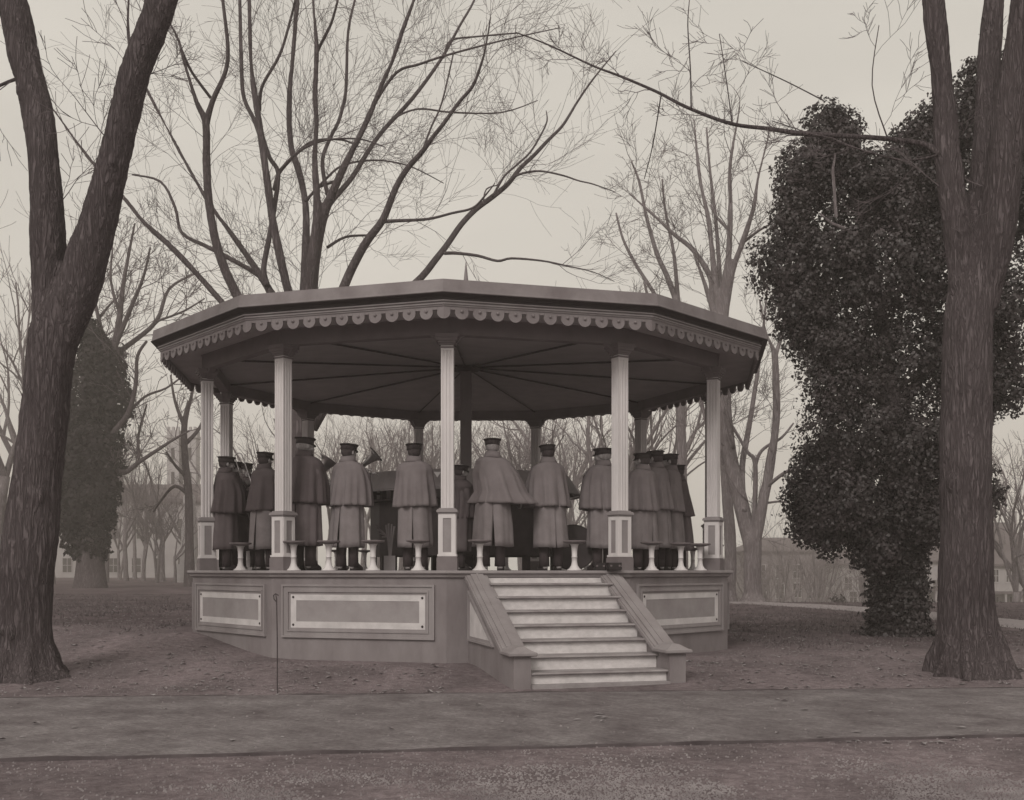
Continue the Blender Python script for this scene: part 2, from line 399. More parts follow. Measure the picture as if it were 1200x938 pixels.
# scalloped valance, one board per side
RV = 5.04; nl = 12
for k in range(N):
    a = rp(RV, k); c = rp(RV, k + 1); L = (c - a).length; d = (c - a).normalized(); out = Vector((d.y, -d.x, 0))
    sp = L / nl; r = .088; zc = 3.308; zb = 3.338
    low = []
    for i in range(nl + 1):
        cx = i * sp; a0 = math.asin((zb - zc) / r)
        angs = np.linspace(PI - a0, 2 * PI + a0, 15)
        for t in angs:
            x = cx + r * math.cos(t)
            if -1e-6 <= x <= L + 1e-6: low.append((x, zc + r * math.sin(t)))
            elif x < 0 and i == 0: low.append((0, zc + r * math.sin(t))) if not low else None
    low[0] = (0, low[1][1]); low[-1] = (L, low[-1][1])
    if low[0][0] == low[1][0]: low.pop(0)
    vs = []; fs = []; n_ = len(low)
    for s in (0, .028):
        for x, z in low: vs.append(tuple(a + d * x - out * s + Vector((0, 0, FL + z))))
        for x, z in low: vs.append(tuple(a + d * x - out * s + Vector((0, 0, FL + 3.374))))
    for i in range(n_ - 1):
        fs += [(i, i + 1, n_ + i + 1, n_ + i), (2 * n_ + i + 1, 2 * n_ + i, 3 * n_ + i, 3 * n_ + i + 1), (i + 1, i, 2 * n_ + i, 2 * n_ + i + 1)]
    b = MB(); b.add(vs, fs)
    for i in range(1, nl): b.ball(a + d * i * sp + out * .004 + Vector((0, 0, FL + 3.322)), .022, n=10, k=6)
    b.build('valance', M_val, stand, fix=False)

# ---------------------------------------------------------------- stairs (side 0)
MS = frame(0) @ Matrix.Translation((.055, 0, 0))
def stairs():
    st = MB(); nst = 8; zt = FL; zb0 = -.13; rise = (zt - zb0 - .02) / nst; going = .305; w = .84
    y0 = -4.62 * CA
    for i in range(nst):
        z1 = zt - i * rise; z0 = zt - (i + 1) * rise if i < nst - 1 else zb0 - .1
        yr = y0 - i * going
        b = MB(); b.box(-w, w, yr + .02, yr + .045, z0 - .001 if i < nst - 1 else z0, z1 - (.10 if i == 0 else .034), MS); b.build('riser', M_riser, stand)
        if i < nst - 1:
            b = MB(); zz = z0; yy = yr - going
            prof = [(yr + .018, zz), (yy - .012, zz), (yy - .026, zz - .006), (yy - .032, zz - .016), (yy - .026, zz - .026), (yy - .012, zz - .032), (yr + .018, zz - .032)]
            n_ = len(prof)
            vs = [(-w, y, z) for y, z in prof] + [(w, y, z) for y, z in prof]
            b.add(vs, [tuple(range(n_)), tuple(range(n_, 2 * n_))[::-1]] + [(j, (j + 1) % n_, n_ + (j + 1) % n_, n_ + j) for j in range(n_)], MS)
            b.build('tread', M_tread, stand)
    yl = y0 - (nst - 1) * going
    b = MB(); b.box(-w, w, yl - .10, yl + .018, zb0 - .1, zb0 + .055, MS); b.build('bottom_slab', M_tread, stand)
    # side walls
    ye = yl - .0; yb = ye + .30     # newel block from yb to ye
    for sx in (-1, 1):
        xi, xo = sx * .845, sx * 1.05
        zn = .27
        prof = [(y0 + .12, -.3), (y0 + .12, FL - .115), (y0 - .02, FL - .115), (yb, zn - .02), (ye - .06, zn - .02), (ye - .06, -.3)]
        n_ = len(prof); xa, xb = min(xi, xo), max(xi, xo)
        vs = [(xa, y, z) for y, z in prof] + [(xb, y, z) for y, z in prof]
        b = MB(); b.add(vs, [tuple(range(n_))[::-1], tuple(range(n_, 2 * n_))] + [(j, (j + 1) % n_, n_ + (j + 1) % n_, n_ + j) for j in range(n_)], MS)
        wl = b.build('stair_wall', M_skirt, stand)
        # sloping coping in three steps and a hipped newel cap
        b = MB(); xm = (xa + xb) / 2
        for hw, dz0, dz1 in ((.155, -.03, .02), (.135, .02, .038), (.085, .038, .062), (.012, .062, .072)):
            q = [(y0 + .045, FL - .078 + dz0), (y0 + .045, FL - .078 + dz1), (yb + .02, zn + dz1 + .012), (yb + .02, zn + dz0 + .012)]
            vs = [(xm - hw, y, z) for y, z in q] + [(xm + hw, y, z) for y, z in q]
            b.add(vs, [(3, 2, 1, 0), (4, 5, 6, 7)] + [(j, (j + 1) % 4, 4 + (j + 1) % 4, 4 + j) for j in range(4)], MS)
        b.build('coping', M_trim, wl)
        b = MB(); ya, yc = ye - .115, yb + .03
        def lvl(i, z): return [(xm - .165 + i, ya + i, z), (xm + .165 - i, ya + i, z), (xm + .165 - i, yc, z), (xm - .165 + i, yc, z)]
        lv = [lvl(.012, zn - .02), lvl(0, zn - .008), lvl(0, zn + .018), lvl(.014, zn + .028), lvl(.03, zn + .03), lvl(.12, zn + .085)]
        vs = [v for L_ in lv for v in L_]
        fs = [(3, 2, 1, 0), (20, 21, 22, 23)] + [(4 * j + i, 4 * j + (i + 1) % 4, 4 * j + 4 + (i + 1) % 4, 4 * j + 4 + i) for j in range(5) for i in range(4)]
        b.add(vs, fs, MS); b.build('newel_cap', M_trim, wl)
        # three-cornered panel on the outer face
        def tri(off, d, w_, m, nm):
            t = [(y0 - .0 - off, .28 + off), (y0 - off, 1.0 - off * 1.9), (y0 - 1.38 + off * 2.3, .28 + off)]
            bb = MB(); c = ((t[0][0] + t[1][0] + t[2][0]) / 3, (t[0][1] + t[1][1] + t[2][1]) / 3)
            if w_:
                t2 = [(y0 - off - w_, .28 + off + w_), (y0 - off - w_, 1.0 - (off + w_) * 1.9), (y0 - 1.38 + (off + w_) * 2.3, .28 + off + w_)]
                xs = (xo, xo + sx * d)
                vs = [(x, y, z) for x in xs for y, z in t + t2]
                fs = []
                for i in range(3):
                    j = (i + 1) % 3
                    fs += [(6 + i, 6 + j, 9 + j, 9 + i), (i, j, 6 + j, 6 + i), (3 + i, 3 + j, 9 + j, 9 + i)]
                bb.add(vs, fs, MS)
            else:
                vs = [(x, y, z) for x in (xo, xo + sx * d) for y, z in t]
                bb.add(vs, [(0, 1, 2), (3, 5, 4), (0, 1, 4, 3), (1, 2, 5, 4), (2, 0, 3, 5)], MS)
            return bb.build(nm, m, wl)
        tri(.02, .03, .03, M_trim, 'panel_moulding'); tri(.05, .016, .035, M_trim, 'inner_moulding'); tri(.085, .006, 0, M_white, 'side_panel')
    return
stairs()

# ================================================================ STOOLS
def stool_mesh():
    b = MB(); b.lathe([(.10, 0), (.10, .012), (.07, .03), (.045, .07), (.036, .12), (.036, .175), (.041, .178), (.041, .186), (.036, .19), (.038, .26), (.046, .33), (.062, .355)], 18)
    t = MB(); t.lathe([(.06, .356), (.10, .366), (.15, .378), (.158, .386), (.158, .398), (.15, .404), (0.02, .405)], 24)
    return b.mesh('pedestal', M_post, True), t.mesh('seat', M_disc, False)
sm = stool_mesh()
stool_tree = None
def stool(p, label):
    global stool_tree
    if stool_tree is None:
        e = empty('stool', p, label, 'stool', 'turned pedestal stools round the bandstand floor')
        link('pedestal', sm[0], e); link('seat', sm[1], e); stool_tree = e
        return e
    e = stool_tree.copy(); COL.objects.link(e); e.location = p; e['label'] = label
    for c in stool_tree.children:
        d = c.copy(); COL.objects.link(d); d.parent = e
    return e
stool_pts = [(-2, .48, 'pedestal stool left of the second front post, near the trombone slide'),
             (-1, .07, 'pedestal stool half hidden by the second front post'),
             (-1, .29, 'pedestal stool behind the feet of the horn player, left of two close together'),
             (-1, .56, 'pedestal stool between the horn player and the next man, by the pale slat bundle'),
             (-1, .83, 'pedestal stool just left of the middle front post'),
             (0, .18, 'pedestal stool at the left head of the stairs'),
             (0, .725, 'pedestal stool at the right of the stair opening, before the drum'),
             (1, .305, 'first pedestal stool right of the fourth front post'),
             (1, .614, 'second pedestal stool right of the fourth front post'),
             (1, .83, 'pedestal stool closest to the right hand front post')]
def seat_pt(k, f, r=1.0):
    a = rp(4.27 * r, k); c = rp(4.27 * r, k + 1); return BC + a + (c - a) * f + Vector((0, 0, FLW))
for k, f, lb in stool_pts: stool(seat_pt(k, f), lb)
for k in (2, 3, 4, 5, 6, 7):
    for f in (.25, .5, .75):
        s = stool(seat_pt(k, f), 'pedestal stool along the far side of the bandstand floor')

# ================================================================ MUSIC DESK
desk = empty('music_desk', BC + Vector((0, 0, FLW)), 'round dark music desk with sloping boards in the middle of the band', 'music desk'); desk.scale = (.97, .97, .975)
nd = 22
def dring(mb, prof):
    m = len(prof); vs = [(r * math.cos(2 * PI * i / nd), r * math.sin(2 * PI * i / nd), z) for r, z in prof for i in range(nd)]
    return mb.add(vs, [(j * nd + i, j * nd + (i + 1) % nd, ((j + 1) % m) * nd + (i + 1) % nd, ((j + 1) % m) * nd + i) for j in range(m) for i in range(nd)])
b = MB(); dring(b, [(1.60, .24), (1.66, .24), (1.66, 1.12), (1.60, 1.12)]); b.build('cabinet', M_dark, desk)
b = MB(); dring(b, [(1.60, 1.125), (1.80, 1.125), (1.80, 1.16), (1.60, 1.16)]); b.build('ledge', M_dark, desk)
b = MB(); dring(b, [(1.98, 1.29), (1.995, 1.30), (1.80, 1.60), (1.785, 1.59)]); b.build('music_board', M_board, desk)
b = MB(); dring(b, [(1.97, 1.265), (2.05, 1.265), (2.05, 1.29), (1.97, 1.285)]); b.build('book_rest', M_board, desk)
for i in range(11):
    a = 2 * PI * (i + .5) / 11; M = Matrix.Rotation(a, 4, 'Z')
    b = MB(); b.box(1.55, 1.63, -.04, .04, 0, 1.45, M); b.box(1.60, 1.90, -.02, .02, 1.24, 1.28, M); b.build('leg', M_dark, desk)
b = MB(); M = Matrix.Translation(at(512.5, 556, 16.93)) @ Matrix.Rotation(R_(-22), 4, 'X')
b.add([(-.055, 0, .04), (.055, 0, .04), (0, 0, -.05), (-.055, .004, .04), (.055, .004, .04), (0, .004, -.05)], [(0, 1, 2), (5, 4, 3), (0, 3, 4, 1), (1, 4, 5, 2), (2, 5, 3, 0)], M)
tag(b.build('sheet_music', M_paper), 'small white three cornered sheet hanging on the music board', 'sheet music')

# ================================================================ PEOPLE
def capsule(mb, a, c, ra, rc, n=12):
    a = Vector(a); c = Vector(c)
    mb.tube([a, c], [ra, rc], n); mb.ball(a, ra, n=n, k=8); mb.ball(c, rc, n=n, k=8)

def head_parts(yaw):
    return Matrix.Translation((0, .018, 1.502)) @ Matrix.Rotation(yaw, 4, 'Z') @ Matrix.Scale(1.07, 4)

def body_mesh(yaw, pose):
    b = MB()
    # torso
    n = 20; prof = [(.84, .17, .11), (.95, .175, .12), (1.08, .15, .105), (1.2, .165, .115), (1.33, .185, .12), (1.41, .175, .10), (1.455, .11, .075), (1.475, .06, .055)]
    vs = []; fs = []
    for z, rx, ry in prof: vs += [(rx * math.cos(2 * PI * i / n), ry * math.sin(2 * PI * i / n) - .01, z) for i in range(n)]
    for j in range(len(prof) - 1):
        for i in range(n): fs.append((j * n + i, j * n + (i + 1) % n, (j + 1) * n + (i + 1) % n, (j + 1) * n + i))
    fs += [tuple(range(n))[::-1], tuple(range((len(prof) - 1) * n, len(prof) * n))]
    b.add(vs, fs)
    capsule(b, (0, -.005, 1.44), (0, .01, 1.56), .058, .054)
    for s in (-1, 1):
        capsule(b, (s * .095, 0, .88), (s * .10, .005, .48), .088, .056)
        capsule(b, (s * .10, .005, .48), (s * .10, -.01, .09), .056, .036)
        capsule(b, (s * .10, -.03, .045), (s * .115, .15, .035), .038, .03)
    for s in (-1, 1):
        sh = Vector((s * .17, 0, 1.385))
        if pose == 'reach' and s == 1: el = Vector((.33, .12, 1.14)); wr = Vector((.39, .30, .93))
        elif pose == 'low': el = Vector((s * .20, .06, 1.12)); wr = Vector((s * .12, .27, 1.08))
        else: el = Vector((s * .20, .15, 1.16)); wr = Vector((s * .06 + .02, .33, 1.32))
        capsule(b, sh, el, .05, .04); capsule(b, el, wr, .04, .027)
        d = (wr - el).normalized(); side = d.cross(Vector((0, 0, 1))).normalized() * s
        up = side.cross(d).normalized()
        if up.z < 0: up = -up
        # palm
        pc = wr + d * .05
        for q in range(4):
            o = (q - 1.5) * .019
            capsule(b, wr + up * o * .6 + d * .01, wr + up * o + d * .085, .013, .0115, 8)
        inner = -side
        for q, ln in enumerate((.030, .037, .040, .034)):
            o = (q - 1.5) * .0205
            p0 = wr + up * o + d * .085; p1 = p0 + d * ln * .9 + inner * ln * .45; p2 = p1 + inner * ln * .75 + d * .004; p3 = p2 + inner * ln * .35 - d * ln * .55
            capsule(b, p0, p1, .0098, .009, 8); capsule(b, p1, p2, .009, .0082, 8); capsule(b, p2, p3, .0082, .0074, 8)
        t0 = wr + up * .022 + d * .025 + inner * .008; t1 = t0 + up * .025 + d * .03 + inner * .02; t2 = t1 + d * .024 + inner * .024
        capsule(b, t0, t1, .0125, .0105, 8); capsule(b, t1, t2, .0105, .0088, 8)
    Hm = head_parts(yaw)
    b.ball((0, -.012, .115), (.076, .096, .098), Hm, 20, 14)      # skull
    b.ball((0, .018, .045), (.058, .072, .075), Hm, 16, 12)       # face and jaw
    b.ball((0, .068, .004), (.026, .022, .02), Hm)                # chin
    b.ball((0, .084, .115), (.045, .016, .013), Hm)               # brow
    for s in (-1, 1):
        b.ball((s * .036, .066, .062), (.02, .022, .02), Hm)
        b.ball((s * .078, -.004, .085), (.009, .02, .031), Hm)    # ears
        b.ball((s * .03, .082, .093), (.0125, .011, .010), Hm)    # eyeballs
    b.tube([Hm @ Vector((0, .088, .108)), Hm @ Vector((0, .104, .075)), Hm @ Vector((0, .112, .062)), Hm @ Vector((0, .09, .055))], [.008, .011, .014, .010], 8)
    b.ball((0, .088, .036), (.023, .011, .006), Hm); b.ball((0, .087, .026), (.020, .011, .006), Hm)
    return remeshed(b, 'person_body', M_skin, .0065, 1)
BODY = {}
def get_body(yaw, pose):
    key = (round(yaw, 2), pose)
    if key not in BODY: BODY[key] = body_mesh(yaw, pose)
    return BODY[key]

def cap_mesh(yaw):
    Hm = head_parts(yaw) @ Matrix.Translation((0, -.008, .145)) @ Matrix.Rotation(R_(-5), 4, 'X')
    b = MB(); n = 28; prof = [(.096, -.03), (.099, -.028), (.100, .010), (.098, .014), (.106, .027), (.117, .038), (.120, .043), (.112, .049), (.03, .054)]
    vs = []; fs = []
    for r, z in prof:
        for i in range(n):
            t = 2 * PI * i / n; vs.append((r * .92 * math.cos(t), r * 1.12 * math.sin(t), z + (.008 * math.sin(t) if z > .04 else 0)))
    for j in range(len(prof) - 1):
        for i in range(n): fs.append((j * n + i, j * n + (i + 1) % n, (j + 1) * n + (i + 1) % n, (j + 1) * n + i))
    fs.append(tuple(range((len(prof) - 1) * n, len(prof) * n))); fs.append(tuple(range(n))[::-1])
    b.add(vs, fs, Hm)
    v = MB(); vs = []; m = 13
    for i in range(m):
        t = R_(28 + 124 * i / (m - 1)); s = math.sin((i) / (m - 1) * PI)
        x, y = math.cos(t), math.sin(t)
        for rr, z in ((.0, -.008), (.048 * s ** .6, -.030 * s ** .6 - .008)):
            vs.append(((.086 * .92 + rr * .6) * x, (.09 * 1.1 + rr) * y, z)); vs.append(((.086 * .92 + rr * .6) * x, (.09 * 1.1 + rr) * y, z + .005))
    fs = []
    for i in range(m - 1):
        a = 4 * i; c = a + 4; fs += [(a, a + 2, c + 2, c), (a + 1, c + 1, c + 3, a + 3), (a + 2, a + 3, c + 3, c + 2)]
    v.add(vs, fs, Hm)
    return b.mesh('cap', M_cap, True), v.mesh('visor', M_shoe, True)
def hair_mesh(yaw, m):
    Hm = head_parts(yaw); b = MB(); b.ball((0, -.016, .105), (.082, .098, .098), Hm, 24, 16)
    me = b.mesh('hair', m, True); bm = bmesh.new(); bm.from_mesh(me); inv = Hm.inverted()
    dl = []
    for v in bm.verts:
        p = inv @ v.co
        if (p.y > .035 and p.z < .14) or p.z < .025 + max(0, p.y + .05) * .55: dl.append(v)
    bmesh.ops.delete(bm, geom=dl, context='VERTS'); bm.to_mesh(me); bm.free(); return me
def beard_mesh(yaw, m):
    Hm = head_parts(yaw); b = MB(); b.ball((0, .045, .0), (.052, .055, .05), Hm, 18, 10); b.ball((0, .07, -.02), (.035, .035, .045), Hm, 14, 10)
    b.ball((0, .098, .046), (.028, .012, .009), Hm)
    return b.mesh('beard', m, True)

def loft(name, rows, m, seed, folds, amp, slit=None, parent=None, thick=.008, closed=True, fwd=0, n=64):
    """rows: (z, rx, ry, cx, cy, fold_strength); slit = (top_z, half_angle) opens the back"""
    rnd = random.Random(seed)
    ph = [rnd.uniform(0, 6.28) for _ in range(6)]; fr = [folds, folds * 1.63, folds * .6, 3, 2, folds * 2.7]
    vs = []; fs = []; cols = n + 1 if slit else n
    for j, (z, rx, ry, cx, cy, fs_) in enumerate(rows):
        for i in range(cols):
            if slit:
                e = 0 if z >= slit[0] else slit[1] * (1 - max(0, z - slit[2]) / (slit[0] - slit[2]))
                t = -PI / 2 + e + (2 * PI - 2 * e) * i / n
            else: t = 2 * PI * i / n
            tt = t
            w = (math.sin(fr[0] * tt + ph[0] + .5 * math.sin(3 * tt)) * .5 + math.sin(fr[1] * tt + ph[1]) * .3 + math.sin(fr[2] * tt + ph[2] + z * 2) * .35)
            w = w - .25 * abs(w)
            k = 1 + amp * fs_ * w
            vs.append((cx + rx * k * math.cos(t), cy + ry * k * math.sin(t), z + amp * fs_ * .04 * w + (.006 * math.sin(2 * t + ph[3]))))
    m_ = len(rows)
    for j in range(m_ - 1):
        for i in range(n):
            a = j * cols + i; c = j * cols + (i + 1) % cols if not slit else a + 1
            d = (j + 1) * cols + (i + 1) % cols if not slit else (j + 1) * cols + i + 1
            fs.append((a, c, d, (j + 1) * cols + i))
    b = MB(); b.add(vs, fs); o = b.build(name, m, parent, smooth=True, fix=False)
    s = o.modifiers.new('cloth_thickness', 'SOLIDIFY'); s.thickness = thick; s.offset = 1
    return o

def sub_rows(keys, per=4):
    out = []
    for a, c in zip(keys[:-1], keys[1:]):
        for q in range(per):
            t = q / per; out.append(tuple(a[i] + (c[i] - a[i]) * t for i in range(6)))
    out.append(keys[-1]); return out

def trousers_mesh():
    b = MB()
    for s in (-1, 1):
        b.tube([(s * .09, -.0, .86), (s * .098, .0, .6), (s * .10, .005, .45), (s * .10, -.005, .2), (s * .10, .0, .055)], [.105, .09, .078, .068, .072], 16)
    return b.mesh('trousers', M_trous, True)
def shoe_mesh(s):
    b = MB(); M = Matrix.Translation((s * .105, 0, 0)) @ Matrix.Rotation(-s * .18, 4, 'Z')
    vs = []; n = 14; fs = []
    rings = [(0.0, 1.0), (.02, 1.02), (.045, .98), (.075, .72), (.11, .5), (.13, .48)]
    for z, k in rings:
        for i in range(n):
            t = 2 * PI * i / n
            L = .15 if math.sin(t) > 0 else .085
            y = L * math.sin(t) * (k if math.sin(t) > 0 else min(1, k + .25)); x = .047 * math.cos(t) * (.6 + .4 * k)
            vs.append((x, y + .02 - (1 - k) * .03, z))
    for j in range(len(rings) - 1):
        for i in range(n): fs.append((j * n + i, j * n + (i + 1) % n, (j + 1) * n + (i + 1) % n, (j + 1) * n + i))
    fs += [tuple(range(n))[::-1], tuple(range((len(rings) - 1) * n, len(rings) * n))]
    b.add(vs, fs, M); return b.mesh('boot', M_shoe, True)
TROU = trousers_mesh(); SHOE = [shoe_mesh(-1), shoe_mesh(1)]

def sleeve_mesh(pose, wool):
    b = MB()
    for s in (-1, 1):
        sh = Vector((s * .17, 0, 1.385))
        if pose == 'reach' and s == 1: el = Vector((.33, .12, 1.14)); wr = Vector((.39, .30, .93))
        elif pose == 'low': el = Vector((s * .20, .06, 1.12)); wr = Vector((s * .12, .27, 1.08))
        else: el = Vector((s * .20, .15, 1.16)); wr = Vector((s * .06 + .02, .33, 1.32))
        b.tube([sh, sh.lerp(el, .5), el, el.lerp(wr, .5), wr], [.062, .062, .058, .052, .046], 14); b.ball(el, .057, n=12, k=8)
    return b.mesh('sleeves', wool, True)
SLV = {}

def person(px, Z, hat_h, face, label, seed, hy=0, pose='play', wide=1.0, wool=(None, None), cape=True, hair=None, beard=None, cape_shift=0, lean=0):
    """face: heading in degrees of the look direction (0 = away from the camera, 90 = to the right)"""
    x = (px - CX) * Z / F_PX
    sc = hat_h / 1.71
    e = empty('person', (x, Z, FLW), label, 'person', 'uniformed bandsmen on the bandstand', rz=R_(-face), scale=sc)
    e.rotation_euler = (R_(((seed * 7) % 5 - 2) * .7), R_(((seed * 3) % 5 - 2) * .6), R_(-face))
    body = link('body', get_body(R_(-hy), pose), e)
    link('trousers', TROU, e); link('boot', SHOE[0], e); link('boot', SHOE[1], e)
    mc, mk_ = wool[0] or M_coat, wool[1] or M_cape
    rnd = random.Random(seed)
    w = wide
    keys = [(1.40, .15, .10, 0, 0, 0), (1.32, .195, .135, 0, 0, .1), (1.15, .20, .15, 0, 0, .15), (1.0, .20, .155, 0, 0, .3), (.85, .225, .18, 0, 0, .6), (.6, .235 * (1 + .35 * (w - 1)), .20, 0, -.005, .85), (.312, .248 * (1 + .35 * (w - 1)), .215, 0, -.01, 1.0)]
    loft('overcoat', sub_rows(keys, 4), mc, seed, 6 + rnd.random() * 2, .10, slit=(.74, .045 if seed % 3 else .08, .33), parent=e)
    sk_ = (pose, mc.name)
    if sk_ not in SLV: SLV[sk_] = sleeve_mesh(pose, mc)
    link('sleeves', SLV[sk_], e)
    if cape:
        sx = .13 if pose == 'reach' else 0
        keys = [(1.49, .075, .075, 0, -.002, 0), (1.478, .10, .09, 0, -.003, 0), (1.456, .172, .122, 0, -.002, .05), (1.42, .222, .15, 0, .01, .08), (1.36, .250, .18, sx * .15, .03, .15), (1.27, .258 * w, .215, sx * .3, .055, .4), (1.17, .272 * w, .245, sx * .5, .07, .65), (1.02, .288 * w, .265, sx * .8, .065, .85), (.872 - .01 * (seed % 3), (.302 + sx * .6) * w, .28, sx, .055, 1.0)]
        cp = loft('cape', sub_rows(keys, 4), mk_, seed + 50, 11 + rnd.random() * 5, .16, parent=e)
    col = [(1.452, .088, .080, 0, -.004, 0), (1.50, .086, .086, 0, -.002, 0), (1.54, .086, .094, 0, .002, 0), (1.545, .094, .102, 0, .0, 0), (1.50, .106, .106, 0, -.006, .1), (1.462, .13, .112, 0, -.01, .2)]
    loft('collar', col, mk_, seed, 5, .03, parent=e, thick=.005)
    c, v = CAPM.setdefault(round(hy), cap_mesh(R_(-hy)))
    cc = link('cap', c, e); link('visor', v, cc)
    hm = hair or M_hair
    key = (round(hy), hm.name)
    if key not in HAIRM: HAIRM[key] = hair_mesh(R_(-hy), hm)
    link('hair', HAIRM[key], e)
    if beard: link('beard', beard_mesh(R_(-hy), beard), e)
    return e
CAPM = {}; HAIRM = {}
def toC(px, Z):
    x = (px - CX) * Z / F_PX; return math.degrees(math.atan2(BC.x - x, BC.y - Z))
def hh(px_h, Z): return px_h * Z / F_PX
DK = (M_coat2, M_cape2)
person(264, 17.3, hh(133, 17.3), 62, 'bandsman in a long dark cape, farthest left, standing just inside the left hand post', 1, wool=DK, pose='low')
person(276, 18.0, hh(127, 18.0), 80, 'trombone player in profile facing right, partly hidden by the man at the left post', 2, hy=10, wool=DK)
person(291, 18.7, hh(125, 18.7), 160, 'bandsman facing the camera behind the trombone slide', 3, wool=DK, pose='play')
person(311, 17.1, hh(138, 17.1), 32, 'bandsman in a short dark cape seen from behind, left of the second front post', 4, wool=(M_coat, M_cape2), pose='low', wide=.94)
person(357, 15.9, hh(156, 15.9), 30, 'tall bandsman in dark cape with turned head, right beside the second front post', 5, hy=25, wool=DK, hair=M_hairg, pose='low', wide=.95)
person(407, 16.0, hh(148, 16.0), 28, 'bandsman holding a horn whose bell points up to the right', 6, hy=12, wide=1.05, pose='play')
person(487, 15.9, hh(148, 15.9), 4, 'bandsman seen from behind, just left of the middle front post', 7, hy=-10, pose='play', wide=.97)
person(537, 16.45, hh(123, 16.45), 60, 'short bandsman mostly hidden between the middle front post and a broad caped man', 8, wool=DK, pose='low', wide=.8)
person(577, 15.6, hh(154, 15.6), -4, 'stout grey haired bandsman in a very broad flared cape at the head of the stairs', 9, hair=M_hairg, pose='reach', wide=1.17)
person(646, 16.0, hh(147, 16.0), -20, 'bandsman with dark hair and slit coat, right of the broad caped man', 10, hy=6, pose='play', wide=1.04)
person(706, 16.5, hh(143, 16.5), -36, 'grey whiskered bandsman looking left, beside the fourth front post', 11, hy=-32, hair=M_hairg, beard=M_hairg, pose='play', wide=1.0)
person(752, 16.75, hh(137, 16.75), -44, 'bandsman right of the fourth front post, foremost of the close group of four', 12, hy=-10, pose='low', wide=1.0)
person(769, 17.35, hh(140, 17.35), -52, 'bandsman whose cap stands highest in the close group at the right', 13, pose='low', wide=1.02)
person(784, 17.95, hh(136, 17.95), -60, 'bearded bandsman in profile facing left in the close group at the right', 14, hy=-25, beard=M_hair, pose='play', wide=.95)
person(798, 18.5, hh(123, 18.5), -70, 'shortest bandsman in dark cape at the right end of the band', 15, wool=DK, pose='low', wide=.92)

# ---------------------------------------------------------------- instruments
def arc3(c, a, b_, r, t0, t1, n=12): return [c + a * r * math.cos(t0 + (t1 - t0) * i / n) + b_ * r * math.sin(t0 + (t1 - t0) * i / n) for i in range(n + 1)]
# trombone, slide sloping down to the right
m0 = at(276.5, 560, 17.6); m1 = at(297, 621, 17.5); d = (m1 - m0).normalized()
tb = empty('trombone', m0, 'brass trombone with its slide sloping down from the left hand players mouth', 'trombone')
q = d.cross(Vector((0, 1, 0))).normalized(); L = (m1 - m0).length
b = MB(); o0 = Vector((0, 0, 0)); b.tube([o0, d * L], .009, 8); b.tube([q * .085 + d * .2, q * .085 + d * L], .009, 8); b.tube(arc3(d * L + q * .0425, -q, d, .0425, 0, PI), .009, 8)
b.tube([d * .2, d * .2 + q * .085], .007, 6); b.tube([d * .28, d * .28 + q * .085], .007, 6); b.build('slide', M_brass, tb, smooth=True)
b = MB(); back = -d; s0 = q * .085 + d * .2
b.tube([s0, s0 - d * .50] , .009, 8); b.tube(arc3(s0 - d * .5 + q * .06, -q, -d, .06, 0, PI), .009, 8)
b.tube([s0 - d * .5 + q * .12, s0 - d * .2 + q * .12, s0 + d * .0 + q * .12, s0 + d * .1 + q * .12, s0 + d * .17 + q * .12, s0 + d * .2 + q * .12], [.010, .013, .022, .038, .066, .095], 20, cap=False)
b.build('bell_section', M_brass, tb, smooth=True)
b = MB(); b.tube([-d * .05, -d * .03, o0], [.014, .012, .006], 10); b.build('mouthpiece', M_brass, tb, smooth=True)

def upright_horn(name, bell, axis, size, label, cat, body_dir=-1):
    axis = axis.normalized(); side = axis.cross(Vector((0, 1, 0))).normalized() * body_dir
    e = empty(name, bell - axis * .45 * size, label, cat)
    base = Vector((0, 0, 0)); top = axis * .45 * size
    b = MB(); ks = [(0, .022), (.12, .026), (.25, .036), (.34, .052), (.40, .075), (.435, .105), (.45, .135)]
    b.tube([base + axis * t * size for t, r in ks], [r * size for t, r in ks], 26, cap=False)
    o = b.build('bell', M_brass, e, smooth=True); sd = o.modifiers.new('wall', 'SOLIDIFY'); sd.thickness = .003
    b = MB(); r = .09 * size
    b.tube(arc3(base + side * r, -side, -axis, r, 0, PI), .021 * size, 12)
    b.tube([base + side * 2 * r, base + side * 2 * r + axis * .2 * size], .015 * size, 10)
    b.tube(arc3(base + side * 1.55 * r + axis * .2 * size, side, axis, r * .45, 0, PI), .012 * size, 10)
    b.tube([base + side * 1.1 * r + axis * .2 * size, base + side * 1.1 * r - axis * .02], .010 * size, 10)
    b.tube([base + side * .9 * r + axis * .12 * size, base + side * 2.2 * r + axis * .26 * size, base + side * 2.8 * r + axis * .27 * size], .008 * size, 8)
    b.build('tubing', M_brass, e, smooth=True)
    for i in range(3):
        b = MB(); p = base + side * (1.0 + .38 * i) * r + Vector((0, -.03, 0)); b.tube([p - axis * .06 * size, p + axis * .06 * size], .013 * size, 10); b.tube([p + axis * .06 * size, p + axis * .085 * size], .005, 6); b.build('valve', M_brass, e, smooth=True)
    return e
upright_horn('alto_horn', at(441, 532.5, 16.35), Vector((.75, -.1, .62)), 1.0, 'brass horn with its bell raised up to the right over the music desk', 'horn', -1)
upright_horn('euphonium', at(386, 539, 16.6), Vector((.55, .15, .83)), 1.25, 'large brass horn held between the tall man and his right hand neighbour', 'horn', -1)

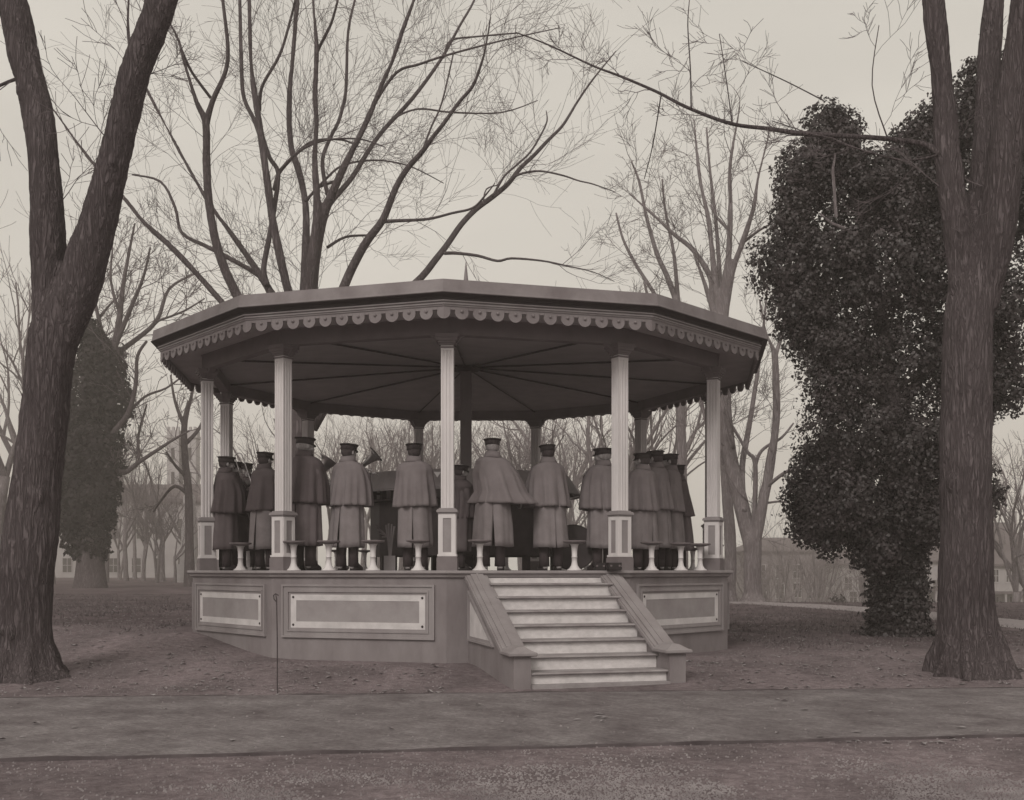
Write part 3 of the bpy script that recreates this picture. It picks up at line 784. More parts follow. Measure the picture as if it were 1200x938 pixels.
# drum, cases, slat bundle
dr = empty('bass_drum', at(671, 667, 16.75) + Vector((0, 0, 0)), 'dark round drum standing on the floor behind the stool right of the stairs', 'drum')
dr.location.z = FLW
Mx = Matrix.Translation((0, 0, .34)) @ Matrix.Rotation(PI / 2, 4, 'X')
b = MB(); b.lathe([(.32, -.17), (.32, .17)], 40, Mx); b.build('shell', M_dark, dr, smooth=False)
b = MB()
for z in (-.17, .14): b.lathe([(.322, z), (.34, z), (.34, z + .03), (.322, z + .03)], 40, Mx, cap=False)
b.build('hoop', M_case, dr)
b = MB(); b.lathe([(.318, -.175), (.318, -.171)], 40, Mx); b.build('drum_head', M_trous, dr)
def case(px, Z, w, d_, h, label, rz):
    e = empty('instrument_case', at(px, 668, Z), label, 'case', rz=R_(rz)); e.location.z = FLW
    bm_ = bmesh.new(); bmesh.ops.create_cube(bm_, size=1)
    for v in bm_.verts: v.co = Vector((v.co.x * w, v.co.y * d_, v.co.z * h * .6 + h * .3))
    bmesh.ops.bevel(bm_, geom=bm_.edges[:], offset=.012, segments=2, affect='EDGES'); me = bpy.data.meshes.new('case_body'); bm_.to_mesh(me); bm_.free(); me.materials.append(M_case); link('case_body', me, e)
    b = MB(); b.box(-w / 2 + .006, w / 2 - .006, -d_ / 2 + .006, d_ / 2 - .006, h * .605, h); b.build('lid', M_case, e)
    for s in (-.3, .3):
        b = MB(); b.box(s * w - .012, s * w + .012, -d_ / 2 - .006, -d_ / 2 + .002, h * .5, h * .72); b.build('latch', M_disc, e)
case(702.5, 15.0, .15, .12, .10, 'small black case on the floor edge at the right head of the stairs', 8)
case(719.5, 14.93, .19, .13, .105, 'longer black case on the floor edge against the plinth of the fourth front post', 12)
sb = empty('slat_bundle', at(457, 668, 16.75), 'pale bundle of splayed slats standing in a square block between two stools', 'slat bundle'); sb.location.z = FLW
b = MB(); b.box(-.085, .085, -.06, .06, 0, .22); b.build('block', M_dado, sb)
for i, (dx, tp) in enumerate(((-.045, .68), (-.015, .70), (.02, .69), (.05, .66))):
    b = MB(); b.tube([(dx * .3, 0, .22), (dx * .6, 0, .42), (dx * 1.3, 0, tp)], [.010, .012, .016], 6); b.build('slat', M_board, sb)
for i in range(4):
    b = MB(); b.tube([(-.02, 0, .50), (-.12 - .03 * i, 0, .50 + .055 * i)], [.009, .012], 6); b.build('side_slat', M_board, sb)

# iron stake in front of the left corner
sk = at(325, 812, 12.0); sk.z = H(sk.x, sk.y)
b = MB(); t = 1.07
b.tube([sk + Vector((0, 0, -.2)), sk + Vector((.0, 0, t * .5)), sk + Vector((-.008, 0, t - .05)), sk + Vector((-.02, 0, t))], [.0065, .0065, .006, .004], 8)
b.tube([sk + Vector((-.008, 0, t - .09)), sk + Vector((-.035, 0, t - .06)), sk + Vector((-.04, 0, t - .02)), sk + Vector((-.02, 0, t + .0)), sk + Vector((.012, 0, t - .02))], .006, 6)
tag(b.build('iron_stake', M_rust), 'thin rusty iron stake with a hooked top before the left corner of the bandstand', 'stake')

# ================================================================ TREES
def tree_e(name, base, label, group=None):
    return empty(name, base, label, 'tree', group)

def px_poly(pts, Z, base, dz=0.0, wob=0.0, seed=0):
    """pixel limb traced at its own distance; dz = how much deeper (or nearer) its tip lies"""
    out = []; rad = []; n = len(pts); rnd = random.Random(seed)
    for i, p in enumerate(pts):
        t = i / max(1, n - 1); z = Z + dz * t
        out.append(at(p[0], p[1], z) - base); rad.append(p[2] * z / F_PX / 2)
    return out, rad

def smooth_poly(P, R, per=4):
    out = []; rr = []; n = len(P)
    for i in range(n - 1):
        p0 = P[max(i - 1, 0)]; p1 = P[i]; p2 = P[i + 1]; p3 = P[min(i + 2, n - 1)]
        for q in range(per):
            t = q / per
            out.append(.5 * ((2 * p1) + (p2 - p0) * t + (2 * p0 - 5 * p1 + 4 * p2 - p3) * t * t + (3 * p1 - p0 - 3 * p2 + p3) * t ** 3))
            rr.append(R[i] + (R[i + 1] - R[i]) * t)
    out.append(P[-1]); rr.append(R[-1]); return out, rr

def rvec(rnd):
    while True:
        v = Vector((rnd.uniform(-1, 1), rnd.uniform(-1, 1), rnd.uniform(-1, 1)))
        if .05 < v.length < 1: return v.normalized()

def grow(mb, p, d, L, r, lvl, rnd, up=.12, rmin=.004, kids=(3, 6), spread=(25, 55), crook=.26, n=4, decay=.55, big=None, bigr=.03):
    """one branch and its children"""
    seg = max(3, int(4 + L * 1.2)) if lvl > 0 else 3
    seg = min(seg, 9)
    pts = [p.copy()]; dirs = [d.copy()]; cur = p.copy(); dd = d.copy()
    for i in range(seg):
        dd = (dd + rvec(rnd) * crook + Vector((0, 0, up * .5))).normalized()
        cur = cur + dd * (L / seg); pts.append(cur.copy()); dirs.append(dd.copy())
    rad = [max(rmin, r * (1 - .72 * i / seg)) for i in range(seg + 1)]
    tgt = big if (big is not None and r > bigr) else mb
    tgt.tube(pts, rad, 6 if r > bigr else (4 if r > .012 else 3), cap=False)
    if lvl <= 0: return
    k = rnd.randint(*kids)
    for i in range(k):
        t = rnd.uniform(.22, .98); j = min(seg - 1, int(t * seg)); f = t * seg - j
        q = pts[j].lerp(pts[j + 1], f); dj = dirs[j + 1]
        ax = dj.cross(rvec(rnd)).normalized(); a = R_(rnd.uniform(*spread))
        nd_ = Matrix.Rotation(a, 3, ax) @ dj
        rl = rad[j] * rnd.uniform(.45, .72)
        grow(mb, q, nd_, L * rnd.uniform(decay - .15, decay + .15) * (1.1 - .35 * t), max(rmin, rl), lvl - 1, rnd, up, rmin, kids, spread, crook, n, decay, big, bigr)

def twigs_on(mb, P, R, rnd, per_m, L, lvl=1, rmin=.004, up=.1, crook=.25, tmin=.1, flat=1.0, spread=(25, 60), kids=(3, 6)):
    n = len(P)
    for i in range(int(n * tmin), n - 1):
        a, c = P[i], P[i + 1]; ln = (c - a).length; d = (c - a).normalized()
        m = ln * per_m; cnt = int(m) + (rnd.random() < m - int(m))
        for _ in range(cnt):
            t = rnd.random(); q = a.lerp(c, t)
            ax = d.cross(rvec(rnd)).normalized()
            nd_ = Matrix.Rotation(R_(rnd.uniform(*spread)), 3, ax) @ d; nd_.y *= flat; nd_.normalize()
            grow(mb, q, nd_, L * rnd.uniform(.5, 1.25), min(R[i] * .5, rmin * 2.4), lvl, rnd, up, rmin, kids, (22, 55), crook, decay=.55)

def limb_tree(name, label, Z, basepx, trunk, limbs, tw, mt, group=None, seed=1, base_z=None, voxel=None, twmat=None, rmin=.005):
    base = at(basepx[0], basepx[1], Z)
    base.z = H(base.x, base.y) if base_z is None else base_z
    e = tree_e(name, base, label, group); rnd = random.Random(seed)
    T = MB(); PR = []
    P, R = px_poly(trunk, Z, base); P.insert(0, Vector((P[0].x, 0, -.35))); R.insert(0, R[0] * 1.05)
    P, R = smooth_poly(P, R, 6); T.tube(P, R, 20)
    for i, (dz, pts) in enumerate(limbs):
        P, R = px_poly(pts, Z, base, dz); P, R = smooth_poly(P, R, 4)
        big = R[0] > .15 and R[-1] > .02
        if big: T.tube(P, R, 12)
        PR.append((P, R, big))
    if voxel and voxel < .03:
        rt = random.Random(seed + 5); r0 = px_poly(trunk, Z, base)[1][3]
        for q in range(7):
            a = q * .9 + rt.uniform(-.25, .25); ca, sa = math.cos(a), math.sin(a); ln = rt.uniform(1.35, 1.9)
            T.tube([(ca * r0 * .55, sa * r0 * .55, .75), (ca * r0 * .85, sa * r0 * .85, .32), (ca * r0 * 1.15, sa * r0 * 1.15, .10), (ca * r0 * ln, sa * r0 * ln, -.08)], [r0 * .25, r0 * .34, r0 * .28, r0 * .12], 10)
        for P, R, big in [(smooth_poly(*px_poly(trunk[2:], Z, base), 3) + (True,))] + PR[:3]:
            for q in range(5):
                j = rt.randrange(1, len(P) - 2); a = rt.uniform(PI, 2 * PI); rr2 = R[j]
                T.ball(P[j] + Vector((math.cos(a) * rr2 * .93, math.sin(a) * rr2 * .93, 0)), (rr2 * rt.uniform(.14, .3), rr2 * rt.uniform(.14, .3), rr2 * rt.uniform(.2, .45)))
    if voxel:
        me = remeshed(T, 'trunk', mt, voxel, 3); bark_relief(me, 1.0 if voxel < .03 else .5); tr = link('trunk', me, e)
    else: tr = T.build('trunk', mt, e, smooth=True, fix=False)
    for P, R, big in PR:
        own = tr
        if not big:
            L_ = MB(); L_.tube(P, R, 8); own = L_.build('limb', mt, e, smooth=True, fix=False)
        W = MB(); twigs_on(W, P, R, rnd, *tw, rmin=rmin)
        if W.v: tag(W.build('twigs', twmat or M_twig, own, fix=False), kind='stuff')
    return e, None, PR

def bark_relief(me, k=1.0):
    co = np.empty(len(me.vertices) * 3); me.vertices.foreach_get('co', co); co = co.reshape(-1, 3)
    no = np.empty(len(me.vertices) * 3); me.vertices.foreach_get('normal', no); no = no.reshape(-1, 3)
    out = co.copy()
    for i in range(len(co)):
        x, y, z = co[i]
        v = noise.noise(Vector((x * 9, y * 9, z * 1.0))); v2 = noise.noise(Vector((x * 24, y * 24, z * 3.2))); v3 = noise.noise(Vector((x * 1.7, y * 1.7, z * .9)))
        w = -abs(v) * .026 - abs(v2) * .024 + v3 * .045
        out[i] += no[i] * w * k
    me.vertices.foreach_set('co', out.ravel()); me.update()

# --- the two near trees
limb_tree('forked_tree', 'big near tree at the left edge, trunk forking low into two thick limbs', 13.35, (27, 797),
    [(30, 803, 112), (29, 793, 90), (28, 778, 76), (28, 740, 66), (34, 650, 62), (45, 550, 55), (56, 450, 56), (62, 400, 60), (68, 360, 50), (74, 330, 20)],
    [(.3, [(58, 400, 44), (57, 340, 41), (56, 256, 40), (52, 196, 40), (44, 128, 40), (28, 64, 39), (16, 0, 33), (6, -60, 30), (-5, -160, 24)]),
     (-.4, [(68, 400, 50), (92, 333, 49), (117, 256, 43), (131, 196, 40), (147, 128, 37), (158, 85, 35), (175, 43, 37), (191, 0, 36), (215, -70, 32), (240, -170, 24)]),
     (1.0, [(30, 90, 5), (10, 96, 4), (-20, 110, 3)]), (1.5, [(160, 100, 4), (150, 40, 3), (152, -20, 2)])],
    (.7, 1.2, 2), M_bark, seed=3, voxel=.028, rmin=.0035)
r_e, r_w, r_p = limb_tree('triple_stemmed_tree', 'big near tree at the right edge, one furrowed trunk dividing into three stems', 13.6, (1137, 795),
    [(1138, 802, 124), (1137, 790, 100), (1136, 772, 84), (1135, 745, 74), (1133, 700, 66), (1132, 600, 60), (1132, 500, 57), (1134, 400, 58), (1138, 350, 58), (1143, 305, 44), (1146, 270, 14)],
    [(.2, [(1134, 350, 44), (1124, 270, 34), (1112, 190, 32), (1103, 94, 27), (1093, 0, 26), (1085, -80, 22), (1070, -180, 18)]),
     (.5, [(1150, 350, 42), (1151, 270, 38), (1153, 190, 34), (1157, 100, 32), (1164, 0, 28), (1172, -90, 24), (1185, -180, 18)]),
     (-.4, [(1148, 360, 46), (1163, 290, 44), (1176, 200, 42), (1187, 110, 40), (1197, 30, 36), (1212, -80, 30), (1230, -180, 22)]),
     (2.2, [(1104, 182, 12), (1085, 170, 7), (1050, 164, 6.2), (1000, 160, 5.8), (960, 158, 5.6), (933, 156, 6.2), (900, 151, 5), (856, 145, 4.4), (805, 126, 4), (770, 108, 3.5), (728, 90, 3), (694, 77, 2.4), (643, 53, 2), (604, 38, 1.4)]),
     (1.0, [(810, 128, 2), (809, 80, 1.6), (806, 30, 1.4), (808, 0, 1)]), (1.0, [(858, 145, 1.6), (852, 100, 1.4), (843, 40, 1)]),
     (1.0, [(1100, 182, 3), (1060, 188, 2.4), (1010, 176, 2), (960, 160, 1.4), (905, 142, 1)]),
     (1.0, [(965, 118, 1.6), (920, 95, 1.4), (870, 72, 1)]), (.8, [(775, 110, 1.6), (765, 170, 1.3), (755, 210, 1)]), (.8, [(1040, 162, 1.8), (1022, 100, 1.4), (1030, 30, 1)])],
    (1.3, .9, 2), M_bark, seed=4, voxel=.028, rmin=.003)

# --- big tree right behind the bandstand (every main limb traced)
Z1 = 29.0
limbs1 = [
 (1.5, [(350, 470, 22), (312, 420, 16), (258, 352, 9), (205, 294, 8), (170, 262, 7), (145, 232, 6.5), (111, 194, 5.5), (85, 160, 4.5), (62, 128, 4), (30, 90, 2.5)]),
 (-2, [(352, 480, 24), (310, 400, 19), (277, 345, 15), (256, 294, 13), (245, 239, 12), (242, 188, 11), (241, 145, 10), (230, 119, 7), (217, 77, 6), (209, 47, 5.5), (198, 25, 4.5), (190, 0, 3)]),
 (-1, [(241, 150, 8), (249, 119, 7.5), (264, 85, 6), (267, 55, 5.5), (261, 0, 4.5), (255, -60, 3)]),
 (1, [(212, 58, 4.5), (225, 85, 4), (247, 115, 4.5)]),
 (1, [(345, 430, 18), (330, 370, 13), (307, 326, 11), (273, 277, 8), (243, 235, 6.5), (209, 175, 5), (175, 111, 4), (150, 60, 2.5)]),
 (2.5, [(318, 345, 8), (307, 326, 7), (269, 303, 6), (240, 288, 5.5), (213, 273, 4.5), (205, 243, 4), (188, 213, 3.4), (155, 205, 2)]),
 (0, [(313, 335, 8), (309, 315, 8), (315, 281, 7.5), (322, 240, 7), (326, 203, 6), (316, 185, 6), (308, 160, 5)]),
 (-1, [(350, 420, 20), (345, 370, 16), (337, 339, 13), (322, 273, 12), (313, 213, 12), (305, 153, 10.5), (298, 107, 9.5), (294, 72, 7), (292, 0, 5.5), (290, -70, 4)]),
 (1, [(305, 160, 6), (298, 141, 6), (286, 115, 5.5), (283, 80, 5.5), (281, 0, 4.5), (279, -60, 3)]),
 (-1, [(304, 130, 5), (307, 102, 4.5), (328, 64, 4), (341, 21, 3.4), (346, 0, 3)]),
 (2, [(322, 222, 6), (327, 203, 5.5), (345, 183, 4.5), (367, 166, 4), (400, 164, 3), (420, 172, 2)]),
 (1, [(354, 440, 20), (357, 390, 15), (356, 337, 13), (359, 281, 12), (358, 239, 11), (350, 200, 10), (341, 171, 10), (339, 119, 9), (343, 68, 7.5), (348, 0, 7), (350, -80, 5)]),
 (-1.5, [(358, 450, 26), (360, 400, 20), (362, 336, 17), (371, 254, 12), (369, 187, 9), (371, 142, 8), (369, 112, 8), (371, 56, 7), (367, 0, 5), (365, -70, 4)]),
 (-1, [(371, 62, 5), (376, 52, 4.5), (388, 28, 4), (396, 0, 3)]),
 (-2, [(362, 380, 20), (366, 320, 18), (376, 262, 15), (388, 230, 12), (401, 201, 11), (412, 178, 9.5), (423, 157, 9), (438, 123, 8), (448, 98, 7.5), (460, 71, 7), (472, 35, 6.5), (484, 3, 6), (498, -50, 5)]),
 (2, [(378, 256, 8), (388, 237, 8), (412, 209, 7), (430, 180, 6.5), (449, 153, 6), (483, 116, 5.5), (516, 71, 4.5), (539, 30, 3.6), (556, 0, 3), (570, -40, 2)]),
 (2, [(520, 68, 2.5), (528, 48, 2.8), (560, 43, 2.4), (606, 39, 2)]),
 (1, [(388, 235, 7), (382, 220, 6), (378, 187, 5.5), (388, 160, 5), (397, 142, 5), (404, 115, 4.5), (406, 93, 4.5), (408, 37, 3.5), (416, 0, 3)]),
 (-2, [(418, 165, 5), (440, 120, 4.5), (465, 85, 4), (490, 76, 3.4), (520, 66, 3), (560, 55, 2.6), (600, 45, 2), (655, 33, 1.2)]),
 (3, [(449, 155, 3), (460, 140, 3), (490, 128, 2.6), (530, 132, 2.6), (588, 132, 2), (630, 118, 1.2)]),
 (2, [(395, 212, 4), (370, 222, 3), (358, 240, 3)]),
 (2, [(358, 236, 4), (380, 212, 3.4), (402, 194, 3), (440, 188, 2.6), (480, 195, 2), (520, 215, 1.2)]),
 (-1, [(328, 200, 4), (350, 178, 3.6), (380, 165, 3), (420, 163, 2.4), (450, 172, 1.6)]),
 (-3, [(360, 470, 24), (380, 400, 17), (404, 334, 13), (419, 302, 12), (432, 280, 11.5), (449, 257, 10), (464, 220, 8.5), (478, 197, 8), (494, 179, 7), (508, 160, 6), (520, 145, 5.5), (538, 120, 5), (554, 101, 4.5), (564, 75, 3.5), (569, 56, 2.5), (575, 20, 1.6)]),
 (2, [(494, 180, 3), (505, 150, 3), (518, 120, 2.6), (532, 60, 2)]),
 (-1, [(447, 260, 5.5), (465, 259, 5), (501, 257, 4), (530, 250, 3.6), (554, 244, 3.4), (568, 230, 2.6), (580, 215, 1.4)]),
 (2, [(384, 290, 4), (405, 278, 3.6), (432, 276, 3)]),
 (3, [(362, 500, 24), (420, 410, 16), (462, 356, 12), (494, 325, 10), (510, 305, 9.5), (524, 287, 8.5), (540, 264, 8), (557, 246, 8), (577, 231, 8), (595, 216, 7), (610, 197, 6), (625, 183, 5.5), (642, 165, 5), (658, 149, 4.2), (668, 134, 3.6), (677, 119, 3.2), (695, 93, 2.6), (722, 60, 1.4)]),
 (-2, [(521, 297, 4.5), (535, 297, 4.4), (560, 300, 4), (583, 306, 3.6), (600, 303, 3.2), (636, 306, 2.6), (665, 312, 2), (695, 319, 1.4), (720, 330, 1)]),
 (-1, [(588, 222, 3), (602, 208, 3.4), (618, 202, 3), (636, 201, 2.8), (660, 206, 2.6), (678, 212, 2.2), (695, 216, 2), (720, 225, 1.2)]),
 (1, [(577, 231, 3), (590, 208, 3), (605, 194, 3), (621, 179, 3), (634, 158, 2.6), (641, 142, 2.2), (640, 130, 1.2)]),
 (1, [(566, 240, 2), (570, 222, 2), (585, 217, 1.6)]),
]
limbs1 = [(dz, [(x, y, w * (.84 if k else .95)) for k, (x, y, w) in enumerate(p)]) for dz, p in limbs1]
t1e, t1w, t1p = limb_tree('many_stemmed_tree', 'great bare tree with many rising limbs directly behind the bandstand roof', Z1, (350, 640),
    [(348, 672, 46), (346, 620, 40), (345, 560, 38), (350, 500, 38), (356, 440, 36), (358, 400, 30)], limbs1, (1.35, 2.6, 2), M_bark2, seed=11, rmin=.0038, voxel=.034)

# --- trees right of the bandstand
Zr = 42.0
limb_tree('pale_forked_tree', 'bare tree with a pale trunk forking in a wide V, right of the bandstand', Zr, (882, 703),
    [(882, 706, 34), (882, 695, 22), (882, 660, 20), (882, 635, 22), (882, 618, 8)],
    [(1, [(882, 668, 12), (879, 638, 17), (870, 598, 19), (860, 557, 18), (853, 516, 16), (850, 462, 13), (848, 420, 11), (840, 380, 8), (825, 330, 5), (810, 290, 3)]),
     (-1, [(882, 668, 10), (885, 640, 14), (889, 615, 14), (899, 564, 12), (904, 535, 11), (908, 510, 10), (910, 480, 9.5), (909, 448, 9), (908, 417, 8), (904, 405, 5), (898, 390, 4), (890, 350, 3)]),
     (1, [(908, 420, 5), (914, 400, 4.5), (920, 380, 4), (926, 340, 2)]),
     (0, [(882, 630, 8), (884, 605, 6), (885, 544, 5.5), (876, 530, 4), (862, 506, 3.6), (845, 478, 2.4)]),
     (0, [(885, 546, 5), (890, 532, 4), (899, 523, 3.6), (916, 513, 3), (930, 496, 2)]),
     (2, [(872, 600, 8), (870, 571, 7), (870, 544, 7), (874, 520, 7), (879, 493, 6), (886, 448, 5), (890, 420, 4), (895, 380, 3), (900, 330, 2)]),
     (-2, [(897, 575, 5), (903, 567, 4.5), (920, 554, 4), (937, 547, 3), (955, 540, 2)]),
     (-2, [(852, 505, 6), (860, 525, 5), (850, 480, 4), (862, 440, 3), (880, 425, 2)]),
     (-1, [(897, 590, 3), (915, 588, 2.4), (935, 592, 1.8)])],
    (1.0, 2.0, 2), M_barkl, seed=21, rmin=.006, voxel=.045)
limb_tree('tall_vase_tree', 'tall bare tree whose fan of straight limbs rises above the right end of the roof', Zr + 4, (854, 700),
    [(855, 704, 20), (855, 690, 15), (856, 640, 14), (852, 580, 13), (850, 530, 13), (848, 470, 14), (846, 410, 15), (845, 375, 16), (845, 355, 5)],
    [(2, [(842, 380, 13), (835, 345, 8), (832, 324, 7), (813, 294, 6), (790, 275, 5), (770, 256, 4), (750, 238, 3), (735, 225, 2)]),
     (-1, [(845, 375, 12), (850, 330, 9), (854, 298, 8), (856, 239, 6), (855, 200, 5), (860, 165, 4), (866, 130, 2.4), (868, 100, 1.4)]),
     (-2, [(848, 372, 12), (858, 320, 8), (868, 290, 7), (877, 264, 6), (884, 240, 5), (888, 210, 4), (898, 170, 3), (904, 140, 1.8)]),
     (1, [(842, 365, 10), (836, 310, 7), (830, 256, 6), (822, 220, 5), (817, 183, 4), (813, 136, 2.4), (811, 105, 1.4)]),
     (3, [(845, 360, 7), (842, 300, 5), (838, 250, 4), (832, 200, 3), (828, 150, 2)]),
     (-3, [(870, 285, 4), (890, 270, 3), (905, 262, 2)]), (1, [(855, 270, 4), (840, 255, 3), (833, 240, 2)]),
     (2, [(853, 560, 5), (835, 520, 5), (822, 470, 4), (818, 420, 3), (812, 395, 2)])],
    (1.15, 2.3, 2), M_barkl, seed=22, rmin=.007, voxel=.045)
limb_tree('slim_bare_tree', 'slim bare tree above the roof, left of the tall fan shaped one', Zr + 8, (800, 700),
    [(800, 700, 14), (800, 600, 12), (798, 500, 11), (796, 420, 10), (792, 347, 9)],
    [(1, [(792, 350, 8), (780, 320, 6), (770, 298, 5.5), (758, 256, 4), (749, 213, 3), (740, 190, 1.8)]), (-1, [(795, 360, 6), (790, 300, 4), (780, 250, 3), (776, 210, 2)]),
     (2, [(794, 400, 6), (770, 350, 5), (745, 310, 4), (730, 280, 3), (722, 250, 2)]), (0, [(796, 430, 6), (770, 390, 4), (755, 330, 3)])],
    (1.1, 2.2, 2), M_barkl, seed=23, rmin=.007)

# --- leaf shells
def leaf_cloud(name, blobs, n_leaf, size, m, parent, seed, core=True, droop=.5, fill=.35):
    """blobs: (centre, (rx, ry, rz)); small pointed leaves through the shell of each"""
    rs = np.random.RandomState(seed)
    areas = np.array([(r[0] * r[2] + r[0] * r[1] + r[1] * r[2]) for c, r in blobs]); areas = areas / areas.sum()
    V = []; Cn = []
    for (c, r), a in zip(blobs, areas):
        k = int(n_leaf * a); u = rs.normal(size=(k, 3)); u /= np.linalg.norm(u, axis=1)[:, None]
        lump = np.array([noise.noise(Vector((float(x[0] * 3.1 + c[0]), float(x[1] * 3.1), float(x[2] * 3.1 + c[2])))) + .5 * noise.noise(Vector((float(x[0] * 8 + c[0]), float(x[1] * 8), float(x[2] * 8)))) for x in u])
        rad = 1 + .36 * lump - np.abs(rs.normal(size=k)) * .10 - (rs.rand(k) < fill) * rs.rand(k) * .35
        keep = rs.rand(k) < np.clip(.85 + lump * 1.5, .12, 1)
        p = np.array(c) + u * np.array(r) * rad[:, None]
        V.append(p[keep]); Cn.append(u[keep])
    P = np.concatenate(V); U = np.concatenate(Cn); k = len(P)
    nrm = U + rs.normal(size=(k, 3)) * .55; nrm[:, 2] += droop * .3; nrm /= np.linalg.norm(nrm, axis=1)[:, None]
    t = np.cross(nrm, rs.normal(size=(k, 3))); t /= np.linalg.norm(t, axis=1)[:, None]; t[:, 2] -= droop; t /= np.linalg.norm(t, axis=1)[:, None]
    s = np.cross(nrm, t); s /= np.linalg.norm(s, axis=1)[:, None]
    L = size * rs.uniform(.6, 1.3, size=(k, 1))
    a = P - t * L * .5; b1 = P + s * L * .42 - nrm * L * .08 - t * L * .12; c1 = P + t * L * .6; d1 = P - s * L * .42 - nrm * L * .08 - t * L * .12
    co = np.stack([a, b1, c1, d1], 1).reshape(-1, 3)
    me = bpy.data.meshes.new(name); me.vertices.add(len(co)); me.vertices.foreach_set('co', co.astype(np.float32).ravel())
    me.loops.add(len(co)); me.loops.foreach_set('vertex_index', np.arange(len(co), dtype=np.int32))
    me.polygons.add(k); me.polygons.foreach_set('loop_start', np.arange(0, 4 * k, 4, dtype=np.int32)); me.polygons.foreach_set('loop_total', np.full(k, 4, dtype=np.int32))
    me.update(calc_edges=True); me.materials.append(m); return link(name, me, parent)

def bl(px, py, rx, ry, Z, base, dy=0, ky=.8):
    c = at(px, py, Z) - base; s = Z / F_PX
    return ((c.x, c.y + dy, c.z), (rx * s, rx * s * ky, ry * s))
Zi = 20.7
base = at(1052, 745, Zi); base.z = H(base.x, base.y)
iv = tree_e('ivy_covered_tree', base, 'dark tree smothered in glossy ivy behind the big right hand trunk')
T = MB(); P, R = px_poly([(1052, 750, 60), (1052, 700, 48), (1053, 640, 44), (1050, 560, 30), (1045, 460, 20), (1030, 360, 14), (1010, 260, 10), (985, 180, 7), (972, 130, 4)], Zi, base); P, R = smooth_poly(P, R, 4); T.tube(P, R, 14)
for pts in ([(1050, 600, 12), (990, 540, 8), (960, 510, 4)], [(1045, 480, 12), (980, 420, 8), (930, 380, 4)], [(1045, 500, 14), (1110, 380, 10), (1160, 250, 7), (1165, 140, 4)], [(1030, 350, 10), (960, 300, 6), (925, 295, 4)]):
    P, R = px_poly(pts, Zi, base); P, R = smooth_poly(P, R, 4); T.tube(P, R, 8)
T.build('trunk', M_bark2, iv, smooth=True, fix=False)
spec = [(966, 150, 26, 32), (978, 138, 18, 16), (950, 200, 42, 40), (935, 225, 28, 40), (1000, 215, 50, 48), (1060, 225, 52, 50), (975, 185, 34, 22), (922, 310, 44, 50), (975, 300, 62, 62), (1045, 320, 66, 70), (935, 365, 36, 34), (950, 390, 36, 30),
        (985, 400, 56, 52), (1060, 420, 62, 66), (975, 455, 42, 46), (1000, 510, 62, 58), (1065, 530, 58, 60), (958, 550, 36, 34), (962, 600, 40, 28), (990, 590, 55, 48), (1050, 615, 56, 42), (1015, 625, 40, 22), (950, 605, 24, 16),
        (1100, 560, 40, 70), (1110, 300, 45, 80), (1110, 420, 40, 80), (1140, 560, 26, 30), (1125, 130, 34, 42), (1155, 150, 42, 60), (1185, 110, 40, 60), (1180, 240, 44, 70), (1175, 360, 34, 60), (1180, 420, 22, 34), (1120, 200, 36, 50), (1215, 200, 36, 90), (1100, 170, 22, 26), (1160, 470, 14, 30), (1035, 212, 46, 34), (1078, 205, 40, 38)]
rr_ = random.Random(5); blobs = []
for i, s in enumerate(spec):
    blobs.append(bl(*s, Zi, base, dy=rr_.uniform(-.25, .25) if s[2] > 30 else 0, ky=.9))
for i in range(85):
    c_, r_ = rr_.choice(blobs[6:44]); u_ = rvec(rr_); u_.y = -abs(u_.y) * .6; u_.normalize(); q_ = rr_.uniform(.16, .42)
    blobs.append(((c_[0] + u_.x * r_[0] * 1.04, c_[1] + u_.y * r_[1] * 1.04, c_[2] + u_.z * r_[2] * 1.04), (q_, q_, q_ * rr_.uniform(.8, 1.5))))
leaf_cloud('ivy_foliage', blobs, 230000, .062, M_ivy, iv, 3, fill=.5)
blobs = [((b_[0][0], b_[0][1], b_[0][2]), tuple(x * .60 for x in b_[1])) for b_ in blobs]
leaf_cloud('inner_foliage', blobs, 26000, .12, M_ivy, iv, 4, fill=.1)
tb_ = []
for i in range(10):
    py = 745 - i * 12; tb_.append(bl(1052 + (2 if i % 2 else -2), py, 35 - i * .35 + (8 if i == 0 else 0), 14, Zi, base, ky=1))
leaf_cloud('trunk_ivy', tb_, 22000, .062, M_ivy, iv, 6, fill=.0)
T = MB()
for pts in ([(980, 255, 4), (976, 200, 3.5), (979, 180, 2)], [(990, 268, 4), (975, 262, 3), (960, 250, 2)]):
    P, R = px_poly(pts, Zi - 1.4, base); T.tube(P, R, 6)
T.build('bare_snags', M_barkl, iv)

